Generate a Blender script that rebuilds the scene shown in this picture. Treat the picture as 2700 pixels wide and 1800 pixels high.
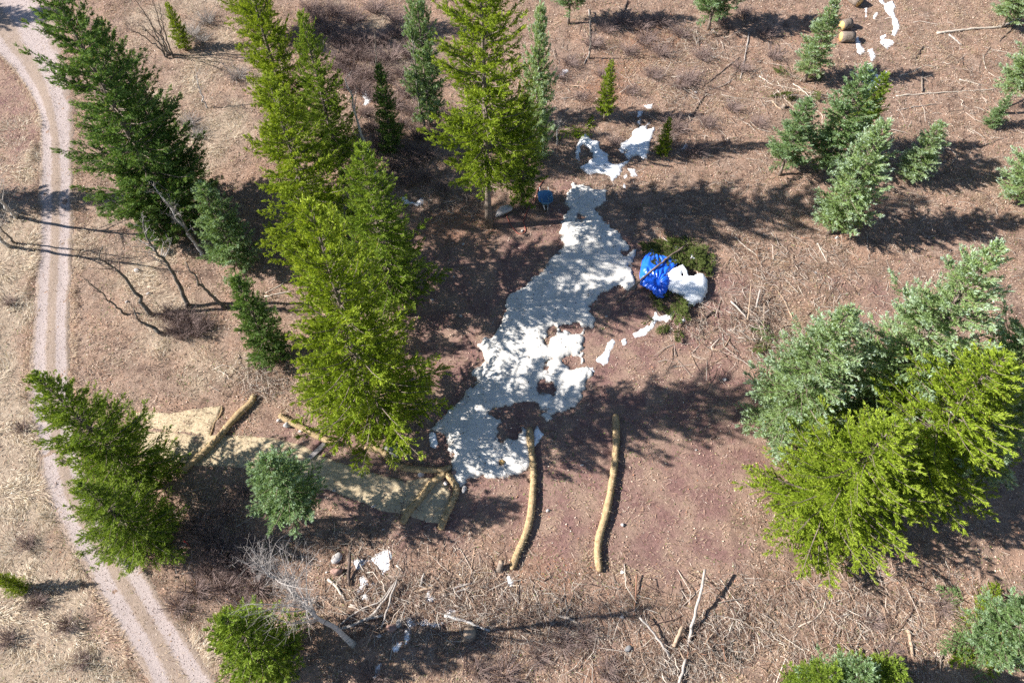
import bpy, math, random
import numpy as np
from mathutils import Vector

for o in list(bpy.data.objects):
    bpy.data.objects.remove(o, do_unlink=True)
scene = bpy.context.scene
COL = scene.collection
R = math.radians

# ------------------------------------------------------------------ camera
CAM = np.array([0., -27., 36.])
FW = np.array([0., .6, -.8]); UP = np.array([0., .8, .6])
FPX, CX, CY = 1800., 1350., 900.
SLOPE = math.tan(R(10))
cam = bpy.data.cameras.new('camera')
cam.sensor_width = 36; cam.lens = 24; cam.clip_start = .5; cam.clip_end = 2000
camo = bpy.data.objects.new('camera', cam); COL.objects.link(camo)
camo.location = CAM; camo.rotation_euler = (R(36.8699), 0, 0)
scene.camera = camo

# ------------------------------------------------------------------ sky + sun
SUN_EL = R(32); SH = math.atan2(.07, 1.)          # shadows fall to the right, a touch uphill
w = bpy.data.worlds.new('World'); scene.world = w; w.use_nodes = True
nt = w.node_tree; bg = nt.nodes['Background']
sky = nt.nodes.new('ShaderNodeTexSky'); sky.sky_type = 'NISHITA'; sky.sun_disc = False
sky.sun_elevation = SUN_EL; sky.sun_rotation = R(-90) - SH; sky.altitude = 2400
nt.links.new(sky.outputs[0], bg.inputs[0]); bg.inputs[1].default_value = .065
sun = bpy.data.lights.new('sun', 'SUN'); sun.energy = 5.0; sun.angle = R(.55); sun.color = (1, .955, .90)
suno = bpy.data.objects.new('sun', sun); COL.objects.link(suno)
sd_ = Vector((math.cos(SUN_EL)*math.cos(SH), math.cos(SUN_EL)*math.sin(SH), -math.sin(SUN_EL)))
suno.rotation_euler = sd_.to_track_quat('-Z', 'Y').to_euler(); suno.location = (-40, 0, 50)
vs = scene.view_settings
vs.view_transform = 'Standard'; vs.look = 'None'; vs.gamma = 1; vs.exposure = 1.35; vs.use_curve_mapping = False
scene.render.engine = 'CYCLES'
scene.cycles.use_denoising = False; scene.cycles.max_bounces = 6; scene.cycles.transparent_max_bounces = 4

# ------------------------------------------------------------------ maths helpers
def at(px, py, h=0.):
    d = FW + np.array([(px-CX)/FPX, 0, 0]) - UP*(py-CY)/FPX
    t = (SLOPE*CAM[1]+h-CAM[2])/(d[2]-SLOPE*d[1])
    return CAM+t*d
def atn(P):
    P = np.asarray(P, float)
    d = FW[None]+np.stack([(P[:, 0]-CX)/FPX, 0*P[:, 0], 0*P[:, 0]], 1)-UP[None]*((P[:, 1]-CY)/FPX)[:, None]
    t = (SLOPE*CAM[1]-CAM[2])/(d[:, 2]-SLOPE*d[:, 1])
    return (CAM[None]+t[:, None]*d)[:, :2]
def proj(p):
    v = np.asarray(p)-CAM; z = v@FW
    return CX+FPX*v[0]/z, CY-FPX*(v@UP)/z
def tree_height(B, ty):
    v = np.asarray(B)-CAM; k = (CY-ty)/FPX
    return (k*(v@FW)-v@UP)/(UP[2]-k*FW[2])
def hsh(ix, iy, s):
    h = (ix.astype(np.int64)*374761393+iy.astype(np.int64)*668265263+s*1442695041) & 0xffffffff
    h = ((h ^ (h >> 13))*1274126177) & 0xffffffff
    h = ((h ^ (h >> 16))*2246822519) & 0xffffffff
    return ((h ^ (h >> 15)) & 0xffffff)/float(0xffffff)
def vnoise(x, y, s=0):
    x = np.asarray(x, float); y = np.asarray(y, float)
    ix = np.floor(x); iy = np.floor(y); fx = x-ix; fy = y-iy
    fx = fx*fx*(3-2*fx); fy = fy*fy*(3-2*fy)
    a = hsh(ix, iy, s); b = hsh(ix+1, iy, s); c = hsh(ix, iy+1, s); d = hsh(ix+1, iy+1, s)
    return (a*(1-fx)+b*fx)*(1-fy)+(c*(1-fx)+d*fx)*fy
def fbm(x, y, s=0, o=4):
    r = 0; a = .5
    for i in range(o):
        r = r+a*(vnoise(x*2**i, y*2**i, s+i*17)-.5); a *= .5
    return r*2
def sst(a, b, x):
    t = np.clip((x-a)/(b-a), 0, 1); return t*t*(3-2*t)
HEAP = at(1772, 738); HEAP_R = 3.1
def gz(x, y):
    x = np.asarray(x, float); y = np.asarray(y, float)
    return SLOPE*y+.22*fbm(x/9., y/9., 3, 2)+.05*fbm(x/1.6, y/1.6, 9, 2)
def heapz(x, y):
    d = np.hypot(x-HEAP[0], (y-HEAP[1]))/HEAP_R
    return .45*(1-sst(.55, 1.05, d))
def polysd(x, y, poly):
    """signed distance, positive inside"""
    P = np.asarray(poly, float); Q = np.roll(P, -1, 0)
    x = x.ravel(); y = y.ravel()
    best = np.full(x.shape, 1e9); ins = np.zeros(x.shape, bool)
    for (ax, ay), (bx, by) in zip(P, Q):
        ex, ey = bx-ax, by-ay
        t = np.clip(((x-ax)*ex+(y-ay)*ey)/(ex*ex+ey*ey+1e-12), 0, 1)
        best = np.minimum(best, (x-ax-t*ex)**2+(y-ay-t*ey)**2)
        c = (ay > y) != (by > y)
        if abs(ey) > 1e-9:
            ins ^= c & (x < ex*(y-ay)/ey+ax)
    return np.where(ins, 1, -1)*np.sqrt(best)
def vw(P, k=2700/2352.):
    return [(a*k, b*k) for a, b in P]
def zm(P, ox, oy, k):
    return [(ox+a/k, oy+b/k) for a, b in P]

# ------------------------------------------------------------------ mesh helpers
def mesh_np(name, V, F, col=None, smooth=False, att=None):
    V = np.ascontiguousarray(V, np.float32); F = np.asarray(F, np.int32)
    me = bpy.data.meshes.new(name); n = len(V); m, k = F.shape
    me.vertices.add(n); me.vertices.foreach_set('co', V.ravel())
    me.loops.add(m*k); me.loops.foreach_set('vertex_index', F.ravel())
    me.polygons.add(m); me.polygons.foreach_set('loop_start', np.arange(0, m*k, k, dtype=np.int32))
    if smooth:
        me.polygons.foreach_set('use_smooth', np.ones(m, bool))
    if col is not None:
        a = me.attributes.new('Col', 'FLOAT_COLOR', 'POINT')
        c = np.ones((n, 4), np.float32); c[:, :3] = col
        a.data.foreach_set('color', c.ravel())
    for kx, v in (att or {}).items():
        a = me.attributes.new(kx, 'FLOAT', 'POINT'); a.data.foreach_set('value', np.asarray(v, np.float32))
    me.update(); me.validate()
    return me
def link(name, me, mat, parent=None):
    o = bpy.data.objects.new(name, me); COL.objects.link(o)
    if mat is not None and me is not None and len(me.materials) == 0:
        me.materials.append(mat)
    if parent is not None:
        o.parent = parent
    return o
def tag(o, label=None, cat=None, group=None, kind=None):
    if label: o['label'] = label
    if cat: o['category'] = cat
    if group: o['group'] = group
    if kind: o['kind'] = kind
    return o
def empty(name, loc):
    o = bpy.data.objects.new(name, None); COL.objects.link(o); o.location = loc; o.empty_display_size = .2
    return o
def nrm(v):
    return v/np.maximum(np.linalg.norm(v, axis=-1, keepdims=True), 1e-9)
def btube(P, rad, S=4, cap=True):
    """batch of tubes: P (N,K,3), rad (N,K) -> V, quads"""
    P = np.asarray(P, float); rad = np.asarray(rad, float)
    N, K, _ = P.shape
    T = np.empty_like(P); T[:, 1:-1] = P[:, 2:]-P[:, :-2]; T[:, 0] = P[:, 1]-P[:, 0]; T[:, -1] = P[:, -1]-P[:, -2]
    T = nrm(T)
    ref = np.where(np.abs(T[:, :1, 2:3]) > .8, np.array([[[1., 0, 0]]]), np.array([[[0, 0, 1.]]]))
    U = nrm(np.cross(T, np.broadcast_to(ref, T.shape))); W = np.cross(T, U)
    a = np.linspace(0, 2*np.pi, S, endpoint=False)
    V = P[:, :, None]+rad[:, :, None, None]*(np.cos(a)[None, None, :, None]*U[:, :, None]+np.sin(a)[None, None, :, None]*W[:, :, None])
    V = V.reshape(-1, 3)
    n = np.arange(N)[:, None, None]*K*S; k = np.arange(K-1)[None, :, None]*S; s = np.arange(S)[None, None, :]; s2 = (s+1) % S
    F = np.stack([n+k+s, n+k+s2, n+k+S+s2, n+k+S+s], -1).reshape(-1, 4)
    return V, F
def one_tube(P, rad, S=10, wob=0., seed=0, caps=True):
    """single closed tube with end caps, quads + cap fans as degenerate quads"""
    P = np.asarray(P, float); V, F = btube(P[None], np.asarray(rad, float)[None], S)
    if wob:
        r = np.random.default_rng(seed); K = len(P)
        C = np.repeat(P, S, 0); V = C+(V-C)*(1+wob*(r.random((K*S, 1))-.5))
    if caps:
        K = len(P); n = len(V)
        V = np.vstack([V, P[0], P[-1]])
        s = np.arange(S); s2 = (s+1) % S
        T3 = np.vstack([np.stack([np.full(S, n), s2, s], 1), np.stack([np.full(S, n+1), (K-1)*S+s, (K-1)*S+s2], 1)])
        F = tri(F); F = np.vstack([F, T3])
    return V, F
def tri(F):
    F = np.asarray(F)
    return F if F.shape[1] == 3 else np.vstack([F[:, [0, 1, 2]], F[:, [0, 2, 3]]])
def merge(parts):
    V = []; F = []; n = 0
    for v, f in parts:
        V.append(v); F.append(tri(f)+n); n += len(v)
    return np.vstack(V), np.vstack(F)
def box(cx, cy, cz, sx, sy, sz, b=.015):
    """chamfered box, V, tris"""
    hx, hy, hz = sx/2, sy/2, sz/2; b = min(b, hx*.4, hy*.4, hz*.4)
    V = []; 
    prof = [(-hz, -b), (-hz+b, 0), (hz-b, 0), (hz, -b)]
    for z, g in prof:
        X, Y = hx+g, hy+g
        V += [(X-b, -Y, z), (X, -Y+b, z), (X, Y-b, z), (X-b, Y, z), (-X+b, Y, z), (-X, Y-b, z), (-X, -Y+b, z), (-X+b, -Y, z)]
    F = []
    for k in range(3):
        for s in range(8):
            s2 = (s+1) % 8; F += [(k*8+s, k*8+s2, k*8+8+s2), (k*8+s, k*8+8+s2, k*8+8+s)]
    for s in range(1, 7):
        F += [(0, s+1, s), (24, 24+s, 25+s)]
    return np.array(V)+[cx, cy, cz], np.array(F)
def rotz(V, a):
    c, s = math.cos(a), math.sin(a); V = np.asarray(V)
    return np.stack([V[:, 0]*c-V[:, 1]*s, V[:, 0]*s+V[:, 1]*c, V[:, 2]], 1)
def spline(P, n):
    P = np.asarray(P, float); K = len(P)
    d = np.r_[0, np.cumsum(np.linalg.norm(np.diff(P, axis=0), axis=1))]
    t = np.linspace(0, d[-1], n)
    if K == 2:
        return P[0]+(P[1]-P[0])*(t/d[-1])[:, None]
    m = np.gradient(P, d, axis=0)
    i = np.clip(np.searchsorted(d, t, 'right')-1, 0, K-2); h = (d[i+1]-d[i]); u = ((t-d[i])/h)[:, None]; h = h[:, None]
    return (2*u**3-3*u**2+1)*P[i]+(u**3-2*u**2+u)*h*m[i]+(-2*u**3+3*u**2)*P[i+1]+(u**3-u**2)*h*m[i+1]

# ------------------------------------------------------------------ materials
class NT:
    def __init__(s, name, rough=.9):
        s.m = bpy.data.materials.new(name); s.m.use_nodes = True; s.t = s.m.node_tree
        s.b = s.t.nodes['Principled BSDF']; s.b.inputs['Roughness'].default_value = rough
        s.b.inputs['Specular IOR Level'].default_value = .25
    def n(s, ty, **kw):
        x = s.t.nodes.new(ty)
        for k, v in kw.items(): setattr(x, k, v)
        return x
    def l(s, a, b): s.t.links.new(a, b)
    def noise(s, scale, detail=4, rough=.6, dist=0., vec=None):
        x = s.n('ShaderNodeTexNoise'); x.inputs['Scale'].default_value = scale; x.inputs['Detail'].default_value = detail
        x.inputs['Roughness'].default_value = rough; x.inputs['Distortion'].default_value = dist
        s.l(vec if vec is not None else s.co(), x.inputs['Vector']); return x.outputs['Fac']
    def co(s):
        if not hasattr(s, '_co'):
            s._co = s.n('ShaderNodeTexCoord').outputs['Object']
        return s._co
    def ramp(s, fac, stops):
        r = s.n('ShaderNodeValToRGB'); e = r.color_ramp.elements
        while len(e) < len(stops): e.new(.5)
        for x, (p, c) in zip(e, stops):
            x.position = p; x.color = (c[0], c[1], c[2], 1) if hasattr(c, '__len__') else (c, c, c, 1)
        s.l(fac, r.inputs[0]); return r.outputs[0]
    def mix(s, fac, a, b, mode='MIX'):
        x = s.n('ShaderNodeMix', data_type='RGBA', blend_type=mode)
        for i, v in ((0, fac), (6, a), (7, b)):
            if hasattr(v, 'links'): s.l(v, x.inputs[i])
            else: x.inputs[i].default_value = v if i == 0 else (v[0], v[1], v[2], 1)
        return x.outputs[2]
    def math(s, op, a, b=0.):
        x = s.n('ShaderNodeMath', operation=op)
        for i, v in enumerate((a, b)):
            if hasattr(v, 'links'): s.l(v, x.inputs[i])
            else: x.inputs[i].default_value = v
        return x.outputs[0]
    def attr(s, name, col=True):
        x = s.n('ShaderNodeAttribute', attribute_name=name); return x.outputs['Color' if col else 'Fac']
    def bump(s, h, strength=.5, dist=.05):
        x = s.n('ShaderNodeBump'); x.inputs['Strength'].default_value = strength; x.inputs['Distance'].default_value = dist
        s.l(h, x.inputs['Height']); s.l(x.outputs[0], s.b.inputs['Normal'])
    def color(s, c):
        if hasattr(c, 'links'): s.l(c, s.b.inputs['Base Color'])
        else: s.b.inputs['Base Color'].default_value = (*c, 1)
        return s.m

def mat_ground():
    n = NT('ground_litter', .95)
    z = n.n('ShaderNodeSeparateColor'); n.l(n.attr('Col'), z.inputs[0])
    straw, soil, red = z.outputs
    f1 = n.noise(.55, 5, .65); f2 = n.noise(3.6, 7, .8); f3 = n.noise(20, 5, .75)
    brush = n.mix(n.ramp(f2, [(.3, 0), (.72, 1)]), (.125, .078, .058), (.49, .365, .28))
    brush = n.mix(n.ramp(f1, [(.42, 0), (.68, .7)]), brush, (.38, .24, .165))
    st = n.mix(n.ramp(f2, [(.28, 0), (.7, 1)]), (.20, .145, .10), (.54, .45, .34))
    so = n.mix(n.ramp(f2, [(.3, 0), (.72, 1)]), (.135, .075, .066), (.31, .19, .165))
    so = n.mix(n.ramp(f1, [(.42, 0), (.62, .75)]), so, (.34, .245, .18))
    dk = n.ramp(n.noise(.9, 6, .72), [(.50, 0), (.66, .75)])
    brush = n.mix(dk, brush, (.085, .052, .04)); st = n.mix(n.math('MULTIPLY', dk, .55), st, (.16, .105, .07))
    rd = n.mix(f2, (.20, .11, .075), (.37, .225, .145))
    c = n.mix(straw, brush, st); c = n.mix(soil, c, so); c = n.mix(red, c, rd)
    c = n.mix(1., c, (1.02, .985, .98), 'MULTIPLY')
    c = n.mix(.8, c, n.ramp(f3, [(.28, .25), (.72, 1.6)]), 'MULTIPLY')
    n.bump(n.math('ADD', f2, n.math('MULTIPLY', f3, .5)), .9, .09)
    return n.color(c)
def mat_road():
    n = NT('road_gravel', .95)
    u = n.attr('u', False); f1 = n.noise(.7, 4, .6); f2 = n.noise(7, 5, .7); f3 = n.noise(38, 3, .75)
    tr = n.mix(f2, (.36, .29, .265), (.50, .42, .39))
    ed = n.mix(f2, (.24, .175, .135), (.43, .335, .265))
    k = n.math('ADD', u, n.math('MULTIPLY', n.math('SUBTRACT', f2, .5), 1.0))
    k = n.math('ADD', k, n.math('MULTIPLY', n.math('SUBTRACT', f1, .5), .7))
    c = n.mix(n.ramp(k, [(.28, 1), (.62, 0)]), tr, ed)
    c = n.mix(.8, c, n.ramp(f3, [(.28, .4), (.72, 1.45)]), 'MULTIPLY')
    n.bump(n.math('ADD', n.math('MULTIPLY', f2, .6), f3), .8, .04)
    return n.color(c)
def mat_vcol(name, rough=.85, trans=0., spec=.2, bump=None):
    n = NT(name, rough); n.b.inputs['Specular IOR Level'].default_value = spec
    c = n.attr('Col'); n.color(c)
    if bump: n.bump(n.noise(bump[0], 4, .7), bump[1], .03)
    if trans:
        t = n.n('ShaderNodeBsdfTranslucent'); n.l(n.mix(1., c, (1.25, 1.15, .6), 'MULTIPLY'), t.inputs[0])
        mx = n.n('ShaderNodeMixShader'); mx.inputs[0].default_value = trans
        n.l(n.b.outputs[0], mx.inputs[1]); n.l(t.outputs[0], mx.inputs[2])
        n.l(mx.outputs[0], n.t.nodes['Material Output'].inputs[0])
    return n.m
def mat_snow(name, base, dirt, amt):
    n = NT(name, .75); f1 = n.noise(1.1, 5, .65); f2 = n.noise(9, 5, .75); f3 = n.noise(45, 3, .8)
    c = n.mix(n.math('MULTIPLY', n.ramp(f1, [(.38, 0), (.7, 1)]), amt), base, dirt)
    c = n.mix(n.math('MULTIPLY', n.ramp(f3, [(.60, 0), (.72, 1)]), min(1, amt*1.2) if amt > .5 else .04), c, (.19, .16, .14))
    e = n.math('ADD', n.attr('thin', False), n.math('MULTIPLY', n.math('SUBTRACT', f2, .5), 1.2))
    c = n.mix(n.math('MULTIPLY', n.ramp(e, [(.45, 0), (1., 1)]), .75 if amt > .5 else .3), c, (.26, .215, .185))
    n.bump(n.math('ADD', f2, n.math('MULTIPLY', f3, .3)), .55, .08)
    n.b.inputs['Specular IOR Level'].default_value = .3
    return n.color(c)
def mat_two(name, a, b, scale=6., rough=.9, bump=.6, st=None, dist=.03, vec_scale=None, dark=None):
    n = NT(name, rough); vec = None
    if vec_scale:
        mp = n.n('ShaderNodeMapping'); mp.inputs['Scale'].default_value = vec_scale; n.l(n.co(), mp.inputs[0]); vec = mp.outputs[0]
    f = n.noise(scale, 5, .7, 0., vec); g = n.noise(scale*6, 3, .7, 0., vec)
    c = n.mix(n.ramp(f, [(.3, 0), (.7, 1)]), a, b)
    c = n.mix(.6, c, n.ramp(g, [(.25, .5), (.75, 1.3)]), 'MULTIPLY')
    if dark: c = n.mix(n.ramp(n.noise(scale*1.7, 2, .5, 0., vec), [(.58, 0), (.66, 1)]), c, dark)
    n.bump(n.math('ADD', f, n.math('MULTIPLY', g, .5)), bump, dist)
    return n.color(c)
M = dict(
    ground=mat_ground(), road=mat_road(),
    needle=mat_vcol('spruce_needles', .75, .32, .08),
    grass=mat_vcol('dry_grass', .8, .12), litter=mat_vcol('leaf_and_twig_litter', .9),
    twig=mat_two('bare_twig_bark', (.13, .09, .075), (.28, .21, .17), 9.),
    shrub=mat_two('shrub_twig_bark', (.17, .115, .105), (.38, .29, .26), 5.),
    aspen=mat_two('aspen_bark_dark', (.07, .06, .055), (.26, .235, .20), 3.5, bump=.8),
    birch=mat_two('pale_birch_bark', (.33, .32, .31), (.56, .54, .515), 4., dark=(.08, .075, .07)),
    paletwig=mat_two('pale_twig_bark', (.28, .25, .23), (.46, .42, .39), 7.),
    bark=mat_two('spruce_bark', (.13, .095, .075), (.33, .27, .22), 8., bump=1., dist=.06),
    grey=mat_two('weathered_grey_wood', (.27, .235, .21), (.47, .42, .375), 5.),
    tan=mat_two('tan_dead_wood', (.29, .20, .135), (.48, .36, .26), 5.),
    pale=mat_two('pale_stripped_wood', (.46, .385, .31), (.64, .56, .47), 4.),
    dark=mat_two('dark_rotten_wood', (.045, .034, .03), (.13, .095, .08), 6.),
    red=mat_two('reddish_dead_wood', (.22, .105, .07), (.36, .20, .13), 5.),
    snow=mat_snow('clean_snow', (.90, .91, .93), (.72, .72, .72), .25),
    dsnow=mat_snow('dirty_old_snow', (.68, .655, .61), (.48, .45, .405), .7),
    straw=mat_two('straw_wattle', (.24, .155, .075), (.55, .41, .235), 5., bump=1., dist=.05),
    blanket=mat_two('straw_blanket', (.37, .285, .175), (.62, .51, .345), 5., bump=.8),
    rock=mat_two('pale_granite', (.36, .325, .31), (.58, .545, .52), 3.),
    redrock=mat_two('red_sandstone', (.22, .13, .105), (.38, .25, .21), 3.),
    greyrock=mat_two('grey_stone', (.17, .165, .165), (.34, .33, .325), 4.),
    cut=mat_two('fresh_cut_wood', (.52, .31, .11), (.72, .48, .21), 5.),
    plank=mat_two('weathered_plank', (.20, .175, .17), (.38, .345, .33), 4., vec_scale=(1, 8, 8)),
    rubber=mat_two('black_rubber', (.02, .02, .02), (.05, .045, .04), 8.),
    white=mat_two('white_painted_steel', (.55, .55, .54), (.75, .75, .73), 9., rough=.5),
    steel=mat_two('grey_steel', (.25, .25, .25), (.42, .42, .42), 8., rough=.5),
)
def mat_plain(name, col, rough, spec=.4, var=.25, scale=5):
    n = NT(name, rough); n.b.inputs['Specular IOR Level'].default_value = spec
    f = n.noise(scale, 4, .6)
    n.bump(n.noise(scale*5, 3, .6), .15, .02)
    return n.color(n.mix(f, tuple(c*(1-var) for c in col), tuple(min(1, c*(1+var)) for c in col)))
M['tarp'] = mat_plain('blue_polythene_tarp', (.015, .13, .75), .3, .6, .15, 2)
M['tray'] = mat_plain('blue_wheelbarrow_tray', (.10, .25, .42), .38, .5, .2, 6)
M['hose'] = mat_plain('red_rubber_hose', (.36, .10, .07), .5)
M['flag'] = mat_plain('red_marker_flag', (.75, .012, .015), .5)
M['tape'] = mat_plain('dull_steel_pin', (.3, .3, .3), .5)

# ------------------------------------------------------------------ zones of the ground
def W(poly): return atn(poly)
Z_STRAW = [W(vw([(-900, 250), (100, 260), (88, 600), (72, 900), (115, 1150), (240, 1420), (340, 1600), (420, 1900), (-900, 1900)]))]
Z_STRAW2 = [W(vw(p)) for p in (
    [(165, 430), (330, 520), (430, 620), (530, 760), (560, 850), (420, 910), (180, 850)],
    [(300, -60), (440, -60), (590, 120), (600, 320), (480, 420), (360, 240)],
    [(330, 1340), (420, 1400), (500, 1480), (450, 1568), (400, 1500)],
    [(760, 40), (960, 60), (980, 180), (820, 170)])]
Z_SOIL = [W(vw(p)) for p in (
    [(930, 540), (1120, 520), (1300, 430), (1480, 560), (1660, 640), (1720, 760), (1800, 860), (1760, 1080), (1700, 1300), (1480, 1330), (1250, 1280), (1050, 1200), (960, 1050), (930, 800)],
    [(1640, 640), (1720, 640), (1760, 780), (1640, 790)],
    [(640, 930), (720, 940), (1000, 1100), (1040, 1240), (700, 1180), (600, 1000)],
    [(1950, 620), (2100, 620), (2020, 780), (1900, 760)],
    [(-200, -100), (95, -100), (80, 180), (60, 480), (20, 480), (-200, 200)])]
Z_RED = [W(vw(p)) for p in (
    [(920, 470), (1120, 480), (1250, 510), (1180, 560), (960, 560)],
    [(1370, 130), (1500, 130), (1440, 260), (1330, 230)],
    [(1440, 60), (1540, 30), (1560, 90), (1450, 110)],
    [(1830, 40), (1930, 40), (1930, 80), (1840, 80)],
    [(1200, 1280), (1330, 1290), (1310, 1370), (1210, 1350)],
    [(1380, 1560), (1460, 1550), (1450, 1600)], [(1930, 450), (2000, 470), (1960, 540), (1880, 500)])]
def zone(x, y, polys, soft, s):
    nx = x.ravel(); ny = y.ravel(); b = np.full(nx.shape, -1e9)
    for p in polys: b = np.maximum(b, polysd(nx, ny, p))
    b = b+1.1*soft*fbm(nx/2.2, ny/2.2, s, 4)*2
    return sst(-soft, soft, b)
def zones(x, y):
    return np.maximum(zone(x, y, Z_STRAW, 1.2, 31), zone(x, y, Z_STRAW2, 1.8, 33)*np.clip(.55+1.3*fbm(x.ravel()/2.6, y.ravel()/2.6, 77, 3), .15, .95)), zone(x, y, Z_SOIL, 1.2, 47), zone(x, y, Z_RED, 1.1, 53)*.7

# ------------------------------------------------------------------ ground sheet
def axis(a, b, step, far):
    core = np.arange(a, b+step*.5, step)
    lo = a-np.cumsum(np.geomspace(step*2, far*.3, 14)); hi = core[-1]+np.cumsum(np.geomspace(step*2, far*.3, 14))
    return np.r_[lo[::-1], core, hi]
gx = axis(-48, 48, .24, 220); gy = axis(-23, 38, .24, 220)
X, Y = np.meshgrid(gx, gy)
zs, zo, zr = [q.reshape(X.shape) for q in zones(X, Y)]
GX, GY, GS, GO, GR = X, Y, zs, zo, zr
rough = .05*zs+.045*(1-zo)*(1-zs)+.018
Zg = gz(X, Y)+rough*(fbm(X/.55, Y/.55, 71, 3))*1.3
ny_, nx_ = X.shape
idx = np.arange(nx_*ny_).reshape(ny_, nx_)
F = np.stack([idx[:-1, :-1], idx[:-1, 1:], idx[1:, 1:], idx[1:, :-1]], -1).reshape(-1, 4)
me = mesh_np('ground', np.stack([X, Y, Zg], -1).reshape(-1, 3), F, np.stack([zs, zo, zr], -1).reshape(-1, 3), True)
tag(link('ground', me, M['ground']), kind='structure')

# ------------------------------------------------------------------ road
ROAD = [(-420, 60, -260), (-300, 100, -90), (-190, 130, 0), (-60, 155, 100), (48, 184, 200), (90, 192, 270), (102, 192, 480), (95, 190, 700), (83, 184, 900),
        (78, 188, 1010), (90, 205, 1150), (112, 240, 1280), (165, 305, 1400), (222, 385, 1500), (278, 445, 1600),
        (335, 510, 1700), (385, 570, 1800), (440, 640, 1920), (500, 720, 2050)]
rl = W([(a, y) for a, b, y in ROAD]); rr = W([(b, y) for a, b, y in ROAD])
n_r = 260; rl = spline(rl, n_r); rr = spline(rr, n_r)
us = np.linspace(-.12, 1.12, 26)
RX = rl[:, None, 0]*(1-us)+rr[:, None, 0]*us; RY = rl[:, None, 1]*(1-us)+rr[:, None, 1]*us
wob = .16*fbm(RX/1.3, RY/1.3, 5, 3)
U = us[None]+wob*.55*np.abs(us[None]-.5)*2
trk = np.maximum(np.exp(-((U-.24)/.15)**2), np.exp(-((U-.76)/.15)**2))
edge = np.minimum(U, 1-U)
RZ = gz(RX, RY)+.05*sst(-.05, .08, edge)-.02*trk-.12*(1-sst(-.12, .03, edge))+.02*fbm(RX/.4, RY/.4, 8, 2)
ii = np.arange(n_r*26).reshape(n_r, 26)
F = np.stack([ii[:-1, :-1], ii[:-1, 1:], ii[1:, 1:], ii[1:, :-1]], -1).reshape(-1, 4)
me = mesh_np('road', np.stack([RX, RY, RZ], -1).reshape(-1, 3), F, None, True, {'u': trk.ravel()})
tag(link('road', me, M['road']), kind='structure')
ROADPOLY = np.vstack([rl, rr[::-1]])

# ------------------------------------------------------------------ snow
def sheet(name, polys, holes, thick, mat, label, cat, res=.1, amp=.14, soft=.4, extra=None, lift=0., group=None, ns=1, base=.04):
    polys = [W(p) for p in polys]; allp = np.vstack(polys)
    x0, y0 = allp.min(0)-.6; x1, y1 = allp.max(0)+.6
    X, Y = np.meshgrid(np.arange(x0, x1, res), np.arange(y0, y1, res)); x = X.ravel(); y = Y.ravel()
    s = np.full(x.shape, -1e9)
    for p in polys: s = np.maximum(s, polysd(x, y, p))
    for (hx, hy, a, b) in holes:
        c = at(hx, hy); sc = (a+b)/2*.0255
        d = (np.hypot((x-c[0])/(a*.0255), (y-c[1])/(b*.03))-1)*sc
        s = np.minimum(s, d)
    s = s+amp*(1.4*fbm(x/.9, y/.9, 11*ns, 3)+1.1*fbm(x/.22, y/.22, 13*ns, 3))
    th = thick*(.25*sst(0, .1, s)+.75*sst(0, soft, s))*(1+.35*fbm(x/.8, y/.8, 17*ns, 3))
    z = gz(x, y)+th+base*sst(-.04, .06, s)+lift-.10*(1-sst(-.12, .02, s))
    if extra is not None: z = z+extra(x, y)
    ok = (s > -res*1.2).reshape(X.shape)
    i = np.arange(x.size).reshape(X.shape)
    q = np.stack([i[:-1, :-1], i[:-1, 1:], i[1:, 1:], i[1:, :-1]], -1)
    keep = ok[:-1, :-1] & ok[:-1, 1:] & ok[1:, 1:] & ok[1:, :-1]
    q = q[keep]; u, inv = np.unique(q, return_inverse=True)
    V = np.stack([x, y, z], 1)[u]; c = V.mean(0); c[2] = V[:, 2].min()
    me = mesh_np(name, V-c, inv.reshape(-1, 4), None, True, {'thin': (1-sst(-.02, .22, s))[u]})
    o = link(name, me, mat); o.location = c
    return tag(o, label, cat, group)
MAIN = vw([(1310,420),(1340,424),(1390,440),(1397,465),(1368,482),(1397,512),(1425,540),(1445,570),(1437,586),(1464,572),(1455,610),(1457,662),(1440,668),(1425,655),(1405,666),(1372,684),(1355,706),(1352,716),(1370,745),(1345,755),(1337,780),(1338,838),(1366,845),(1350,872),(1345,900),(1326,936),(1282,950),(1256,970),(1245,942),(1220,930),(1180,925),(1140,936),(1112,952),(1150,960),(1160,985),(1175,1000),(1200,975),(1216,985),(1222,1060),(1203,1088),(1160,1102),(1130,1100),(1100,1095),(1055,1118),(1043,1100),(1040,1050),(1025,1028),(1030,1002),(1010,992),(983,985),(1000,965),(1030,945),(1065,920),(1075,900),(1092,870),(1078,855),(1105,840),(1120,812),(1098,796),(1110,780),(1140,770),(1147,750),(1160,715),(1160,690),(1175,675),(1210,655),(1232,630),(1262,610),(1277,585),(1290,565),(1283,530),(1295,500),(1302,480),(1293,470),(1305,440)])
sheet('snow_patch', [MAIN], [(1529,574,11,11),(1514,868,17,12),(1487,864,7,6),(1455,875,9,10),(1440,898,5,6),(1440,1022,24,15),(1510,950,20,16),(1438,950,7,6),(1441,971,8,7),(1376,1080,56,20),(1345,1130,28,18),(1322,1218,7,9),(1533,925,6,6),(1650,670,9,6),(1320,1150,9,14)],
      .13, M['dsnow'], 'long dirty grey-white snow sheet across the middle of the clearing', 'snow', .075, .24, .35, ns=1)
Z7 = lambda P: zm(P, 1300, 600, 2.613)
Z3 = lambda P: zm(P, 1300, 0, 2.613)
Z4 = lambda P: zm(P, 2000, 0, 2.613)
ZB = lambda P: zm(P, 840, 1420, 2.987)
ZT = lambda P: zm(P, 1350, 480, 3.564)
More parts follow.
